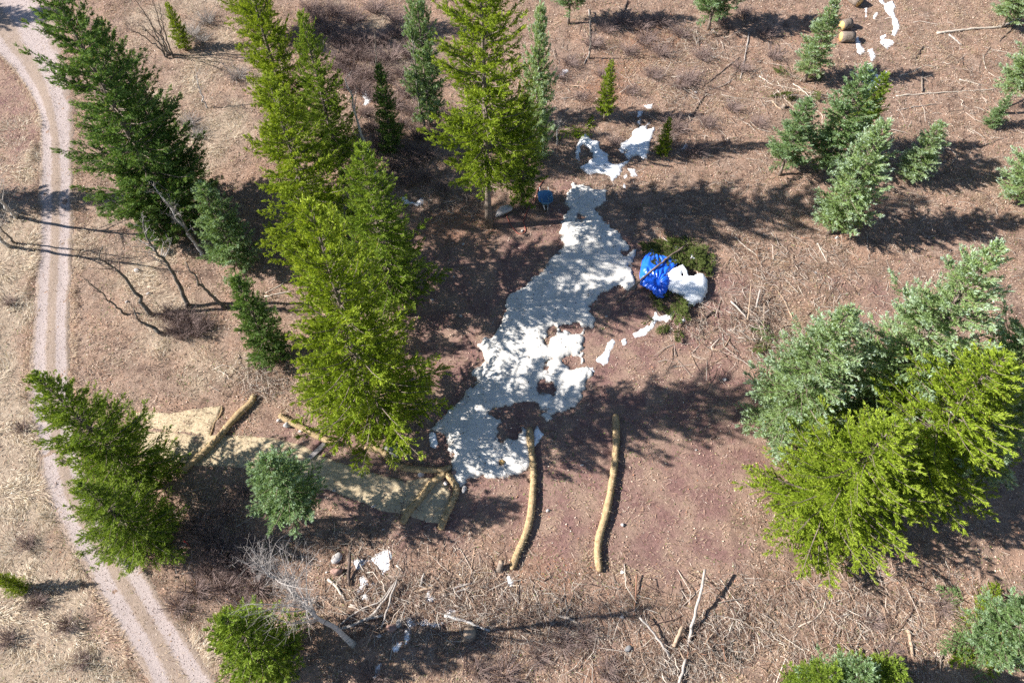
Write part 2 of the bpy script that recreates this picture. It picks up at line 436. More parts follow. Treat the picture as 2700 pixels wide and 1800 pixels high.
sheet('snow_patch', [ZT([(1440,905),(1540,850),(1590,832),(1625,880),(1645,925),(1700,945),(1740,915),(1785,910),(1830,960),(1828,1050),(1770,1145),(1690,1185),(1630,1172),(1600,1110),(1520,1080),(1450,1055)])], [(1796,737,4,8)], .10, M['snow'],
      'clean white snow cap beside the blue tarp', 'snow', .06, .10, .5, heapz, ns=2, base=.10)
sheet('snow_patch', [Z3([(570,1020),(615,930),(640,925),(665,960),(740,975),(740,1020),(800,1060),(790,1110),(830,1135),(900,1120),(925,1100),(905,1060),(870,1030),(885,980),(950,940),(970,900),(1010,870),(1040,865),(1080,845),(1120,880),(1090,960),(1075,1050),(1070,1095),(1035,1100),(1000,1065),(960,1085),(930,1130),(900,1155),(870,1190),(860,1230),(820,1250),(780,1200),(720,1195),(650,1200),(600,1150),(660,1120),(700,1090),(660,1030),(620,990),(600,1010),(595,1110),(570,1090)])],
      [(1545,395,7,11),(1648,400,5,5),(1712,335,7,8)], .12, M['snow'], 'branching white snow patch below the small lone spruce', 'snow', .08, .13, .3, ns=3)
SM = [
 ('small white snow scrap on brown litter right of the slim blue spruce', Z3([(450,510),(480,480),(515,475),(525,495),(490,525),(455,525)])),
 ('snow fragment lowest below the branching patch', Z3([(890,1265),(915,1258),(915,1300),(895,1298)])),
 ('snow fragment directly under the branching patch', Z3([(890,1210),(925,1200),(925,1240),(895,1245)])),
 ('ragged snow fragment at the right end of the branching patch', Z3([(930,1165),(980,1165),(990,1205),(960,1215)])),
 ('snow fragment just above the branching patch', Z3([(990,840),(1015,820),(1025,850),(1005,870)])),
 ('bluish shaded snow fragment among dark twigs above the branching patch', Z3([(1000,770),(1030,765),(1030,800),(995,805)])),
 ('snow speck between twigs furthest above the branching patch', Z3([(1050,730),(1100,715),(1090,745),(1060,745)])),
 ('small snow scrap right of the round yellow-green sapling', Z3([(1290,1030),(1330,995),(1345,1015),(1310,1040)])),
 ('narrow snow tongue trailing from the bough heap', Z7([(960,730),(1020,700),(1080,680),(1100,600),(1125,575),(1150,610),(1200,590),(1250,570),(1245,610),(1215,660),(1180,655),(1140,650),(1100,690),(1060,725),(1010,760),(980,760)])),
 ('small snow scrap at the right of the snow tongue under the bough heap', Z7([(1260,630),(1330,625),(1330,650),(1290,665)])),
 ('elongated snow scrap on bare soil right of the large snow sheet', Z7([(710,910),(760,860),(790,790),(830,760),(835,790),(810,860),(790,930),(760,945)])),
 ('tiny snow dot on shaded soil right of the elongated scrap', Z7([(893,780),(912,770),(918,795),(900,808)])),
 ('knobbly snow lobe off the right edge of the large sheet', Z7([(600,990),(640,955),(690,960),(705,990),(660,1005),(620,1060),(590,1040)])),
 ('snow strip beside the top of the nearest straw wattle', Z7([(285,1370),(310,1360),(350,1420),(320,1450),(290,1500),(275,1500)])),
 ('bluish shaded snow scrap left of the large sheet foot', zm([(1260,1410),(1300,1405),(1320,1480),(1300,1510),(1265,1500)], 650, 600, 2.613)),
 ('white snow patch left of the dark tree trunk by the slash', ZB([(275,170),(300,155),(400,165),(420,175),(350,200),(345,240),(320,258),(290,240)])),
 ('bright white snow patch above the slash heap', ZB([(420,165),(450,120),(500,95),(560,70),(580,150),(560,240),(510,275),(480,230),(450,190)])),
 ('rounded snow patch behind the dead birch', ZB([(300,310),(350,285),(400,300),(400,370),(350,410),(310,435),(300,420),(330,370)])),
 ('thin snow scrap under slash twigs', ZB([(400,340),(450,335),(440,370),(405,378)])),
 ('snow scrap low in the slash beside pale sticks', ZB([(335,450),(375,430),(385,465),(340,475)])),
 ('small snow scrap above the right-hand slash logs', ZB([(855,360),(880,335),(905,370),(880,385)])),
 ('snow scrap below the right-hand slash logs', ZB([(830,450),(870,420),(920,470),(900,500),(850,490)])),
 ('snow scrap above the grey log and stump', ZB([(1000,570),(1030,540),(1090,565),(1075,605),(1020,600)])),
 ('L-shaped snow strip beside the grey log and stump', ZB([(675,610),(710,600),(740,640),(790,650),(840,620),(870,650),(930,670),(980,655),(1000,690),(960,705),(860,690),(770,690),(735,720),(730,790),(690,830),(675,800),(680,720),(700,690)])),
 ('snow scrap below the L-shaped snow strip', ZB([(590,860),(620,825),(655,825),(640,870),(620,895),(590,895)])),
 ('narrow bluish snow scrap at the bottom edge of the frame', zm([(880,1530),(900,1460),(925,1440),(915,1480),(895,1530)], 650, 1200, 2.613)),
 ('lone snow scrap beside the foot of the nearest straw wattle', zm([(90,840),(110,835),(135,870),(125,895),(100,870)], 1300, 1200, 2.613)),
 ('winding snow strip down from the top edge beyond the log rounds', Z4([(780,-40),(840,-30),(870,30),(920,10),(945,50),(930,90),(965,160),(970,190),(940,255),(915,245),(930,190),(905,130),(860,70),(830,10)])),
 ('ragged snow scrap below the winding strip', Z4([(830,260),(880,240),(880,262),(860,275),(920,285),(950,310),(905,330),(885,355),(860,330),(835,300)])),
 ('snow scrap right of the lowest log round', Z4([(660,290),(685,262),(700,310),(722,350),(705,378),(675,370),(675,330)])),
 ('snow scrap leading down to the blue-green spruce top', Z4([(760,350),(785,335),(810,395),(780,435),(760,410)])),
 ('snow patch behind the blue-green spruce group', Z4([(650,505),(700,510),(735,450),(775,440),(785,490),(830,520),(880,495),(890,560),(850,590),(820,640),(760,635),(720,600),(700,560)])),
 ('snow fleck among slash above the log rounds', Z4([(785,110),(815,85),(825,100),(800,140),(780,140)])),
 ('snow fleck beside the orange needle patch', Z4([(735,60),(745,60),(745,120),(733,130)])),
 ('snow scrap behind the top-right blue spruce', Z4([(505,40),(535,40),(545,70),(515,80)])),
 ('white snow scrap in deep shade left of the big trunked spruce', zm([(1065,1360),(1090,1345),(1120,1380),(1165,1385),(1195,1355),(1225,1365),(1215,1420),(1180,1425),(1130,1400),(1080,1400)], 650, 0, 2.613)),
 ('tiny snow speck in deep shade near the big trunked spruce', zm([(1235,1285),(1255,1270),(1270,1295),(1245,1305)], 650, 0, 2.613)),
 ('small snow remnant under the bare shrubs near the top', zm([(795,640),(830,610),(850,650),(870,690),(835,725),(800,725),(820,690)], 650, 0, 2.613)),
 ('white snow blob above the tarp on the bough heap', ZT([(1650,725),(1680,702),(1715,720),(1720,770),(1680,790),(1655,770)])),
 ('thin white snow strip at the top of the bough heap', ZT([(1480,628),(1530,630),(1595,648),(1540,658),(1490,645)])),
]
for i, (lab, p) in enumerate(SM):
    heap = 'bough heap' in lab and 'above the tarp' in lab or 'top of the bough' in lab
    sheet('snow_patch', [p], [], .06, M['snow'], lab, 'snow', .042, .10, .3, heapz if heap else None, ns=20+i, base=.10 if heap else .015)

# ------------------------------------------------------------------ straw blankets
Zs = lambda P: zm(P, 350, 1020, 2.613)
sheet('erosion_blanket', [Zs([(20,175),(90,160),(250,180),(300,170),(420,150),(615,128),(575,230),(540,300),(540,345),(440,325),(230,295),(80,280)])], [], .012, M['blanket'],
      'upper pale straw erosion blanket beside the road spruce', 'mat', .12, .03, .1, ns=70)
sheet('erosion_blanket', [Zs([(60,300),(240,305),(450,330),(700,330),(960,345),(1180,400),(1300,470),(1600,570),(1890,650),(1870,780),(1850,870),(1700,850),(1600,800),(1480,755),(1350,700),(1250,700),(1000,560),(840,555),(560,545),(300,540),(60,520)])], [], .012, M['blanket'],
      'long straw erosion blanket running downslope past the round spruce', 'mat', .12, .03, .1, ns=71)
sheet('erosion_blanket', [Zs([(1880,640),(2000,620),(2120,610),(2190,720),(2170,850),(2110,940),(1990,915),(1855,868)])], [], .012, M['blanket'],
      'straw erosion blanket between the two forked straw wattles', 'mat', .12, .03, .1, ns=72)

# ------------------------------------------------------------------ straw wattles with stakes
def wattle(px, rad, label, seed, stakes=(), n=70):
    q = spline(W(px), n); rng = np.random.default_rng(seed)
    z = gz(q[:, 0], q[:, 1])+rad*.8
    P = np.column_stack([q, z]); c = P[0].copy(); c[2] -= rad
    t = np.arange(n); r = rad*(1+.22*fbm(t/6., t*0+seed, 4, 3))
    r[0] *= .55; r[1] *= .88; r[-1] *= .5; r[-2] *= .85
    V, F = one_tube(P-c, r, 14, .10, seed)
    root = empty('straw_wattle', c); tag(root, label, 'straw wattle')
    link('roll', mesh_np('roll', V, F, None, True), M['straw'], root)
    m = 900; t_ = rng.uniform(1, n-2, m); i_ = t_.astype(int); f_ = (t_-i_)[:, None]; cp = (P[i_]*(1-f_)+P[i_+1]*f_)-c; tn = nrm(P[i_+1]-P[i_]); sdv = nrm(np.cross(tn, [0, 0, 1.])); upv = np.cross(sdv, tn)
    aa = rng.uniform(-.6, np.pi+.6, m)[:, None]; rdv = sdv*np.cos(aa)+upv*np.sin(aa); o0 = cp+rdv*(rad*.97); dv = nrm(tn*rng.normal(0, 1, (m, 1))+np.cross(tn, rdv)*rng.normal(0, .6, (m, 1))+rdv*rng.uniform(.05, .5, (m, 1)))
    ll = rng.uniform(.06, .2, (m, 1)); ww = np.cross(dv, rdv)*.009
    Vs = np.stack([o0+ww, o0+dv*ll, o0-ww], 1).reshape(-1, 3); cs = np.array([(.62, .48, .28), (.45, .32, .16), (.70, .58, .38)])[rng.integers(0, 3, m)]
    tag(link('loose_straw', mesh_np('loose_straw', Vs, np.arange(m*3).reshape(-1, 3), np.repeat(cs, 3, 0)), M['grass'], root), kind='stuff')
    # net bands pinched round the roll
    for k in stakes:
        i = int(k*(n-1)); p = P[i]-c; tn = nrm(P[min(i+1, n-1)]-P[max(i-1, 0)]); sd = np.array([-tn[1], tn[0], 0])
        if sd[0] < 0: sd = -sd
        a = p+sd*rad*.5+[0, 0, rad*.7]; b = p+sd*(rad+.30)+[0, 0, rad*.35]
        V, F = one_tube([a-[0, 0, .5], a, a+(b-a)*.5, b], [.02, .022, .022, .02], 6)
        link('stake', mesh_np('stake', V, F), M['dark'], root)
    return root
wattle([(672,1042),(664,1062),(640,1085),(612,1115),(575,1160),(520,1212),(478,1252)], .20, 'straight straw wattle lying across the upper blanket beside the road spruce', 1, (.2, .5, .75))
wattle(zm([(1015,195),(1050,225),(1090,245),(1170,285),(1240,325),(1330,365),(1420,395)], 350, 1020, 2.613), .18, 'straw wattle running under the central spruce boughs from two stones', 2, (.3,))
wattle(zm([(790,335),(880,352),(960,365),(1060,405),(1120,460),(1190,530),(1290,600),(1400,640),(1560,660),(1750,672),(1900,672),(2000,655),(2070,615)], 820, 1120, 5.6), .185, 'curved straw wattle passing the grey block stack to the snow foot', 3, (.35, .6))
wattle(zm([(1985,720),(1900,770),(1800,850),(1700,980),(1620,1080),(1530,1190),(1430,1310),(1350,1470)], 820, 1120, 5.6), .20, 'left straw wattle of the forked pair across the blanket', 4, (.4, .7))
wattle(zm([(2010,715),(2050,780),(2120,880),(2150,960),(2110,1090),(2050,1230),(1980,1380),(1910,1560)], 820, 1120, 5.6), .19, 'right curved straw wattle of the forked pair', 5, (.5, .8))
wattle([(1396,1128),(1400,1180),(1406,1250),(1404,1310),(1396,1375),(1382,1420),(1362,1465),(1349,1503)], .205, 'long straw wattle starting at the snow foot', 6, (.32, .45, .6, .76))
wattle([(1622,1094),(1624,1150),(1621,1210),(1612,1280),(1596,1360),(1578,1425),(1575,1465),(1580,1510)], .205, 'long straw wattle standing alone on bare soil right of the others', 7, (.33, .5, .64))

# ------------------------------------------------------------------ conifers
PAL = {  # per sprig: two needle colours and a young-shoot colour
    'Y': ((.125, .195, .018), (.295, .390, .032), (.39, .47, .07)),
    'G': ((.095, .175, .022), (.240, .335, .040), (.32, .41, .080)),
    'D': ((.055, .125, .034), (.155, .250, .055), (.215, .31, .125)),
    'B': ((.110, .195, .055), (.245, .360, .150), (.39, .51, .37)),
    'S': ((.165, .250, .050), (.335, .45, .225), (.52, .64, .54)),
}
NTREE = [0]
def conifer_mesh(h, r, cb, pal, seed, dens=1., p=.85, droop=0., rag=.3):
    g = np.random.default_rng(seed)
    zc = cb*h; sp = .44 if h > 9 else .32
    nw = max(8, int((h*.985-zc)/sp)); z = np.linspace(zc, h*.985, nw)
    nbr = 11
    bz = np.repeat(z, nbr)+g.normal(0, sp*.16, nw*nbr); N = len(bz)
    az = np.arange(N)*2.39996+g.normal(0, .3, N)
    t = np.clip((bz-zc)/(h-zc), 0, 1)
    # lobed outline: sectors of the crown reach further than others
    lob = 1+.30*(vnoise(az*1.3+seed, bz/1.5, seed)-.5)*2
    L = r*((1-t)**p)*np.minimum(1, .62+2.4*t)*(1.08-(rag+.12)*g.random(N)**1.4)*lob*np.where(np.arange(N) % 4 == 3, .5, 1.)+.12
    keep = g.random(N) > .08; bz, az, t, L = bz[keep], az[keep], t[keep], L[keep]; N = len(L)
    s0 = -.22-droop+.90*t**1.3+g.normal(0, .12, N); s2 = .24+.22*g.random(N)
    D = np.stack([np.cos(az), np.sin(az)], 1); Sd = np.stack([-D[:, 1], D[:, 0]], 1)
    def bpos(i, s):
        Ls = L[i]*s
        return np.column_stack([D[i, 0]*Ls, D[i, 1]*Ls, bz[i]+Ls*s0[i]+L[i]*s2[i]*s*s])
    k = np.linspace(0, 1, 4); ids = np.repeat(np.arange(N), 4)
    BP = bpos(ids, np.tile(k, N)).reshape(N, 4, 3)
    br = np.clip(.010+.009*L, .010, .05)
    limbV, limbF = btube(BP, br[:, None]*np.array([1, .75, .5, .2])[None], 3)
    # twigs
    nt_ = np.maximum(4, (L/(.115 if h > 9 else .105)*dens).astype(int)+3); ti = np.repeat(np.arange(N), nt_); T = len(ti)
    ts = .10+.90*g.random(T)**.70
    side = np.where(g.random(T) < .5, -1, 1)
    ang = side*np.radians(g.uniform(22, 70, T))*np.where(ts > .92, .3, 1)
    cl = .55+.9*vnoise(ti*3.7+ts*L[ti]*2.6, ti*1.3, seed+5)
    wl = (.30*L[ti]*(1-ts)**.75+.17)*g.uniform(.6, 1.1, T)*cl
    up = g.normal(.0, .15, T)
    td = np.column_stack([D[ti]*np.cos(ang)[:, None]+Sd[ti]*np.sin(ang)[:, None], s0[ti]*.6+2*s2[ti]*ts*.7+up]); td = nrm(td)
    to = bpos(ti, ts); tcol = g.random(T); to[:, 2] -= .16*g.random(T)**2
    # sprigs: thin needle-clad shoots
    ns = np.maximum(4, (wl/.0185).astype(int)+3); si = np.repeat(np.arange(T), ns); S = len(si)
    u = g.random(S)
    o = to[si]+td[si]*(wl[si]*u)[:, None]+g.normal(0, .020, (S, 3))
    o[:, 2] -= .14*wl[si]*u*u
    d = nrm(td[si]+g.normal(0, .42, (S, 3))+np.array([0, 0, .16])[None])
    ln = g.uniform(.08, .165, S); wd = g.uniform(.032, .056, S)
    ref = nrm(g.normal(0, 1, (S, 3))+np.array([0, 0, .8])); a = nrm(np.cross(d, ref))
    V = np.stack([o+a*(wd*.5)[:, None], o+d*ln[:, None], o-a*(wd*.5)[:, None]], 1)
    F = np.arange(S*3).reshape(-1, 3)
    c1, c2, c3 = [np.array(q) for q in PAL[pal]]
    mixv = np.clip(.55*tcol[si]+.45*g.random(S), 0, 1)[:, None]
    col = c1*(1-mixv)+c2*mixv
    bl = np.clip((ts[si]-.55)*2.4, 0, 1)*np.clip(u*1.3, 0, 1)*g.random(S); bl = np.clip(bl*1.35, 0, 1)[:, None]
    col = col*(1-bl)+c3*bl
    odd = g.random(S) < .006
    col[odd] = np.array([.30, .19, .06])
    return V.reshape(-1, 3), F, np.repeat(col, 3, 0), limbV, limbF
TOT = [0]; PROTO = {}; USE = {}
def crown_proto(big, pal, var):
    """crowns are grown once per kind and shared by the trees of that kind"""
    key = (big, pal, var)
    if key not in PROTO:
        h, r = (13., 4.2) if big else (7., 2.1)
        V, F, C, LV, LF = conifer_mesh(h, r, .0, pal, 100+len(PROTO)*7, 1., .80 if big else .68, .04, .32)
        PROTO[key] = (mesh_np('crown', V, F, C), mesh_np('limbs', LV, LF), h, r)
        PROTO[key][0].materials.append(M['needle']); PROTO[key][1].materials.append(M['bark'])
        TOT[0] += len(F)+len(LF)*2; print('PROTO', key, len(F))
    return PROTO[key]
NVAR = {(True, 'Y'): 2, (False, 'S'): 2}
def conifer(label, spec, r, cb, pal, dens=1., p=.85, droop=0., rag=.3, name='spruce_tree', cat='conifer tree', group=None):
    if spec[0] == 'b':
        B = at(spec[1], spec[2]); h = tree_height(B, spec[3])
    elif spec[0] == 'h':
        B = at(spec[1], spec[2]); h = spec[3]
    else:
        h = spec[3]; B = at(spec[1], spec[2], h); B[2] = SLOPE*B[1]
    B[2] = float(gz(B[0], B[1]))-.05
    NTREE[0] += 1; seed = 100+NTREE[0]; g = np.random.default_rng(seed)
    big = r > 2.6 and h > 8 and pal != 'B'
    k = (big, pal); USE[k] = USE.get(k, -1)+1
    cm, lm, h0, r0 = crown_proto(big, pal, USE[k] % NVAR.get(k, 1))
    root = empty(name, B); tag(root, label, cat, group)
    zz = np.linspace(0, h*.97, 9); tr = (.009*h+.04)*(1-zz/h)**.9+.012; tr[0] *= 1.35
    P = np.column_stack([.05*fbm(zz/3, zz*0+seed, 2, 2), .05*fbm(zz/3, zz*0+seed+9, 2, 2), zz])
    TV, TF = one_tube(P, tr, 9, .10, seed)
    link('trunk', mesh_np('trunk', TV, TF, None, True), M['bark'], root)
    a = g.uniform(0, 6.283)
    for nm, me in (('limbs', lm), ('crown', cm)):
        o = link(nm, me, None, root); o.location = (0, 0, cb*h); o.rotation_euler = (0, 0, a); o.scale = (r/r0, r/r0, (1-cb)*h/h0)
    tp = proj(B+[0, 0, h]); print('TREE %-60s h %.1f r %.1f tip (%.0f,%.0f)' % (label[:60], h, r, tp[0], tp[1]))
    return root
conifer('tall dark spruce overhanging the road at the top left', ('b', 475, 610, -130), 4.9, .08, 'D', 1., .78)
conifer('dark spruce crowding the right side of the tall roadside spruce', ('h', 505, 545, 14), 3.3, .06, 'D')
conifer('yellow-green spruce cut by the top edge left of the central stand', ('h', 690, 110, 13), 3.0, .1, 'Y')
conifer('shorter dark spruce at the foot of the tall roadside spruce', ('b', 440, 640, 420), 1.9, .08, 'D')
conifer('yellow-green spruce at the top between road and central stand', ('b', 790, 400, -160), 2.8, .12, 'Y', 1., .7)
conifer('light green spruce whose tip is the highest of the central stand', ('b', 905, 480, 30), 2.7, .10, 'G', 1., .9)
conifer('yellow-green spruce in the upper middle of the central stand', ('b', 868, 720, 200), 4.1, .10, 'Y', 1., .75)
conifer('broad light green spruce in the middle of the central stand', ('b', 1045, 830, 380), 3.8, .08, 'G', 1., .7)
conifer('nearest yellow-green spruce of the central stand with drooping lower boughs', ('b', 1000, 1130, 540), 4.8, .05, 'Y', 1., .78, .12)
conifer('small blue-green spruce at the left edge of the central stand', ('b', 632, 705, 487), 2.0, .08, 'B')
conifer('compact green spruce right of the bare leaning aspens', ('b', 722, 945, 735), 1.75, .05, 'D', 1.1, .6)
conifer('tall yellow-green spruce with a long bare trunk foot by the boulder', ('b', 1290, 597, -230), 4.2, .24, 'Y', 1., .62, .05, .42)
conifer('thin green spruce tucked behind the blue wheelbarrow', ('b', 1378, 545, 260), 1.5, .10, 'G', .8, .7)
conifer('slim blue spruce right of the tall trunked spruce', ('b', 1412, 420, 18), 1.6, .05, 'S', 1., .75)
conifer('blue-green spruce half hidden left of the tall trunked spruce', ('b', 1135, 330, -60), 1.7, .1, 'B', 1., .8)
conifer('slender dark young spruce among bare shrubs near the top', ('b', 1035, 395, 170), 1.25, .06, 'D', .9)
conifer('small lone yellow-green spruce above the branching snow patch', ('b', 1593, 318, 163), .95, .18, 'Y', .9, .6)
conifer('round yellow-green sapling right of the branching snow patch', ('b', 1746, 405, 312), .72, .03, 'Y', 1., .45, name='spruce_sapling')
conifer('blue-green spruce foot poking in at the top edge left of the slash', ('b', 1500, 62, -160), 1.7, .25, 'B')
conifer('green spruce cut off by the top edge above orange needles', ('b', 1868, 75, -170), 2.1, .20, 'B', 1., .7)
conifer('blue spruce beside the log rounds at the top right', ('b', 2122, 215, -5), 1.65, .18, 'S', .9, .65)
conifer('leftmost short blue-green spruce of the right-hand cluster', ('b', 2056, 460, 262), 1.75, .22, 'B', .8, .6)
conifer('tall open blue-green spruce in the middle of the right-hand cluster', ('b', 2162, 455, 178), 2.3, .14, 'B', .75, .65)
conifer('leaning-topped green spruce behind the cluster by the snow', ('b', 2235, 400, 195), 1.6, .2, 'G', .7, .7)
conifer('dense blue spruce at the front of the right-hand cluster', ('b', 2185, 618, 325), 2.35, .14, 'S', .95, .6)
conifer('small blue spruce at the right of the right-hand cluster', ('b', 2392, 478, 322), 1.55, .16, 'S', .95, .6)
conifer('tall blue spruce cut by the right edge with bare pale trunk', ('b', 2632, 298, 40), 1.9, .30, 'S', .9, .6)
conifer('blue spruce at the right edge below the bare pale trunk', ('b', 2680, 525, 285), 2.5, .10, 'S', .9, .6)
conifer('tiny blue-green spruce left of the bare pale trunk', ('b', 2612, 330, 250), .8, .05, 'B', .8, .6, name='spruce_sapling')
conifer('blue spruce in the top right corner', ('b', 2640, 75, -110), 1.9, .2, 'S', .8, .6)
conifer('tallest blue spruce of the big right-hand stand', ('t', 2632, 648, 15.5), 4.8, .06, 'S', 1., .75)
conifer('yellow-green spruce at the front of the big right-hand stand', ('h', 2150, 1355, 10.5), 5.0, .04, 'Y', 1.1, .75, .10)
conifer('blue-green spruce at the left of the big right-hand stand', ('t', 2245, 812, 11.5), 4.0, .06, 'S', 1., .75)
conifer('bushy green spruce filling the middle of the big right-hand stand', ('h', 2330, 1260, 12.5), 5.6, .05, 'Y', 1., .75)
conifer('blue-green spruce behind the big right-hand stand at the frame edge', ('h', 2480, 1170, 13.5), 5.0, .05, 'S', 1., .75)
conifer('blue-green spruce cut by the right edge near the bottom', ('h', 2600, 1690, 6.5), 2.0, .06, 'B', 1., .6)
conifer('green spruce tip rising from the bottom edge at the right', ('t', 2205, 1772, 5.5), 1.5, .1, 'G', .8, .7)
conifer('second green spruce tip rising from the bottom edge further right', ('t', 2290, 1762, 6.5), 1.7, .1, 'B', .9, .6)
conifer('third green spruce tip at the bottom edge, rightmost of the three', ('t', 2375, 1765, 6), 1.8, .1, 'G', .8, .6)
conifer('pyramidal green spruce whose tip leans over the road bend', ('b', 390, 1285, 985), 3.4, .05, 'G', 1., .85)
conifer('shorter bushy green spruce in front of the road bend spruce', ('h', 402, 1440, 8.2), 3.0, .04, 'G', 1.1, .6)
conifer('round-topped green spruce beside the straw blanket', ('h', 802, 1374, 7.8), 2.15, .33, 'B', 1.2, .42)
conifer('bright green spruce at the bottom edge beside the dead birch', ('t', 600, 1640, 7.5), 2.4, .05, 'G', 1.1, .6)
conifer('yellow-green sapling at the left edge near the road bend', ('h', 62, 1555, 2.6), .6, .05, 'Y', .9, .5, name='spruce_sapling')
conifer('thin yellow-green sapling among bare stems at the top left', ('h', 490, 130, 4.0), .9, .1, 'Y', .5, .5, name='spruce_sapling')
# just outside the frame: they throw the shadows seen on the road
conifer('spruce beyond the left edge shading the road', ('h', -150, 545, 8.5), 1.9, .1, 'D', .6)
conifer('spruce beyond the left edge shading the track junction', ('h', -330, 60, 10.), 2.6, .1, 'D', .6)
print('TREE TRIS', TOT[0])

# ------------------------------------------------------------------ bare trees
def bare_tree(label, pts, r0, mat, tmat, seed, nb=16, bl=1.6, start=.35, fine=5, name='aspen_tree', bend=.35):
    """pts: (px,py,height) trunk points"""
    g = np.random.default_rng(seed)
    P = np.array([at(a, b, h) for a, b, h in pts]); P[0, 2] = float(gz(P[0, 0], P[0, 1]))-.05
    c = P[0].copy(); Q = spline(P-c, 16); Q[1:-1] += g.normal(0, .05, (14, 3))
    s = np.linspace(0, 1, 16); tr = r0*(1-.85*s)+.008; tr[0] *= 1.3
    root = empty(name, c); tag(root, label, 'bare tree')
    V, F = one_tube(Q, tr, 8, .12, seed)
    link('trunk', mesh_np('trunk', V, F, None, True), mat, root)
    axis_ = nrm(Q[-1]-Q[0])
    bs = start+(1-start)*g.random(nb)**.8; bi = bs*15; i0 = np.clip(bi.astype(int), 0, 14); f = (bi-i0)[:, None]
    O = Q[i0]*(1-f)+Q[i0+1]*f
    d = nrm(g.normal(0, 1, (nb, 3))*[1, 1, .5]+axis_*1.5+np.array([0, 0, .1]))
    L = bl*(1.15-.75*bs)*g.uniform(.5, 1.15, nb)
    k = np.linspace(0, 1, 5)
    cur = g.normal(0, bend, (nb, 3))+np.array([0, 0, .15])
    BP = O[:, None]+d[:, None]*(L[:, None, None]*k[None, :, None])+cur[:, None]*(L[:, None]*k[None]**2)[:, :, None]*.6
    rb = np.minimum(.55*(r0*(1-.85*bs)), .045)+.006
    parts = [btube(BP, rb[:, None]*(1-.8*k)[None], 4)]
    # fine twigs
    n2 = nb*fine; bi2 = np.repeat(np.arange(nb), fine); t2 = g.uniform(.25, 1, n2)*4; j = np.clip(t2.astype(int), 0, 3); f2 = (t2-j)[:, None]
    O2 = BP[bi2, j]*(1-f2)+BP[bi2, j+1]*f2
    d2 = nrm(nrm(BP[bi2, -1]-BP[bi2, 0])+g.normal(0, .6, (n2, 3))); L2 = L[bi2]*g.uniform(.2, .5, n2)
    k3 = np.linspace(0, 1, 4); c2 = g.normal(0, .3, (n2, 3))
    TP = O2[:, None]+d2[:, None]*(L2[:, None, None]*k3[None, :, None])+c2[:, None]*(L2[:, None]*k3[None]**2)[:, :, None]
    parts.append(btube(TP, (.008*(1-.7*k3))[None].repeat(n2, 0), 3))
    if fine > 4:
        n4 = n2*2; b4 = np.repeat(np.arange(n2), 2); t4 = g.uniform(.3, 1, n4)*3; j = np.clip(t4.astype(int), 0, 2); f4 = (t4-j)[:, None]
        O4 = TP[b4, j]*(1-f4)+TP[b4, j+1]*f4; d4 = nrm(nrm(TP[b4, -1]-TP[b4, 0])+g.normal(0, .7, (n4, 3))); L4 = L2[b4]*g.uniform(.3, .6, n4)
        k2 = np.linspace(0, 1, 3); T4 = O4[:, None]+d4[:, None]*(L4[:, None, None]*k2[None, :, None])
        parts.append(btube(T4, (.0055*(1-.6*k2))[None].repeat(n4, 0), 3))
    V, F = merge(parts)
    link('branches', mesh_np('branches', V, F), tmat, root)
    return root
bt = bare_tree
bt('bare aspen leaning left nearest the compact green spruce', [(592,812,0),(545,765,2.2),(510,725,4.2),(490,690,5.2)], .13, M['aspen'], M['twig'], 1, 10, 1.2)
bt('tall bare aspen with pale forked top against the dark spruce', [(497,808,0),(470,745,2.5),(430,680,5.2),(385,625,7.4),(378,575,8.4)], .15, M['aspen'], M['paletwig'], 2, 22, 1.7, .45)
bt('dark bare aspen with a crooked top reaching towards the road', [(398,830,0),(345,755,2.8),(300,705,4.8),(265,680,6),(272,650,6.6)], .15, M['aspen'], M['twig'], 3, 16, 1.8, .5)
bt('short dark bent snag lowest of the leaning aspens', [(432,882,0),(395,858,1.),(362,840,1.9),(352,812,2.6)], .15, M['aspen'], M['twig'], 4, 8, .9, .5)
bt('thin bare aspen leftmost of the leaning group', [(332,828,0),(290,795,1.5),(262,765,2.8),(225,735,4.2)], .07, M['aspen'], M['twig'], 5, 12, 1.2, .4)
bt('twin-stemmed bare aspen below the dark roadside spruce', [(533,672,0),(485,600,3),(455,555,4.8),(405,490,7)], .13, M['birch'], M['paletwig'], 6, 16, 1.6, .4)
bt('slimmer second stem of the twin aspen below the dark roadside spruce', [(537,668,0),(498,610,2.6),(470,560,4.6),(440,510,6)], .10, M['aspen'], M['paletwig'], 7, 10, 1.4, .4)
bt('tall grey aspen stem right of the central stand', [(1000,478,0),(965,390,3),(940,310,5.5),(925,250,7.5),(910,208,9)], .14, M['birch'], M['paletwig'], 8, 12, 1.3, .5)
bt('bare grey sapling left of the tall trunked spruce', [(1124,350,0),(1105,270,2.5),(1095,170,5.5),(1085,80,8)], .08, M['aspen'], M['paletwig'], 9, 18, 1.6, .3)
bt('bare dark stem among the upper shrubs', [(1010,250,0),(995,180,2),(988,90,4.5)], .06, M['aspen'], M['twig'], 10, 14, 1.4, .3)
for i, (tx, ty, h) in enumerate([(352, -10, 6), (395, -15, 6), (338, 75, 4), (362, 60, 4.4), (418, 10, 5), (378, 30, 5)]):
    bt('bare stem of the leafless clump at the top left', [(445+(i*5-12), 142+(i % 3)*4, 0), ((445+tx)/2, (142+ty)/2-4, h*.5), (tx, ty, h)], .06, M['aspen'], M['twig'], 20+i, 9, 1.2, .3)['group'] = 'stems of the leafless clump'
bt('dead pale grey birch with fine white twigs beside the slash heap', [(932,1698,0),(880,1655,3.),(835,1625,5.2),(795,1585,7.2),(745,1535,9.4),(690,1490,11)], .15, M['birch'], M['paletwig'], 31, 60, 3.4, .40, 9, 'birch_tree')
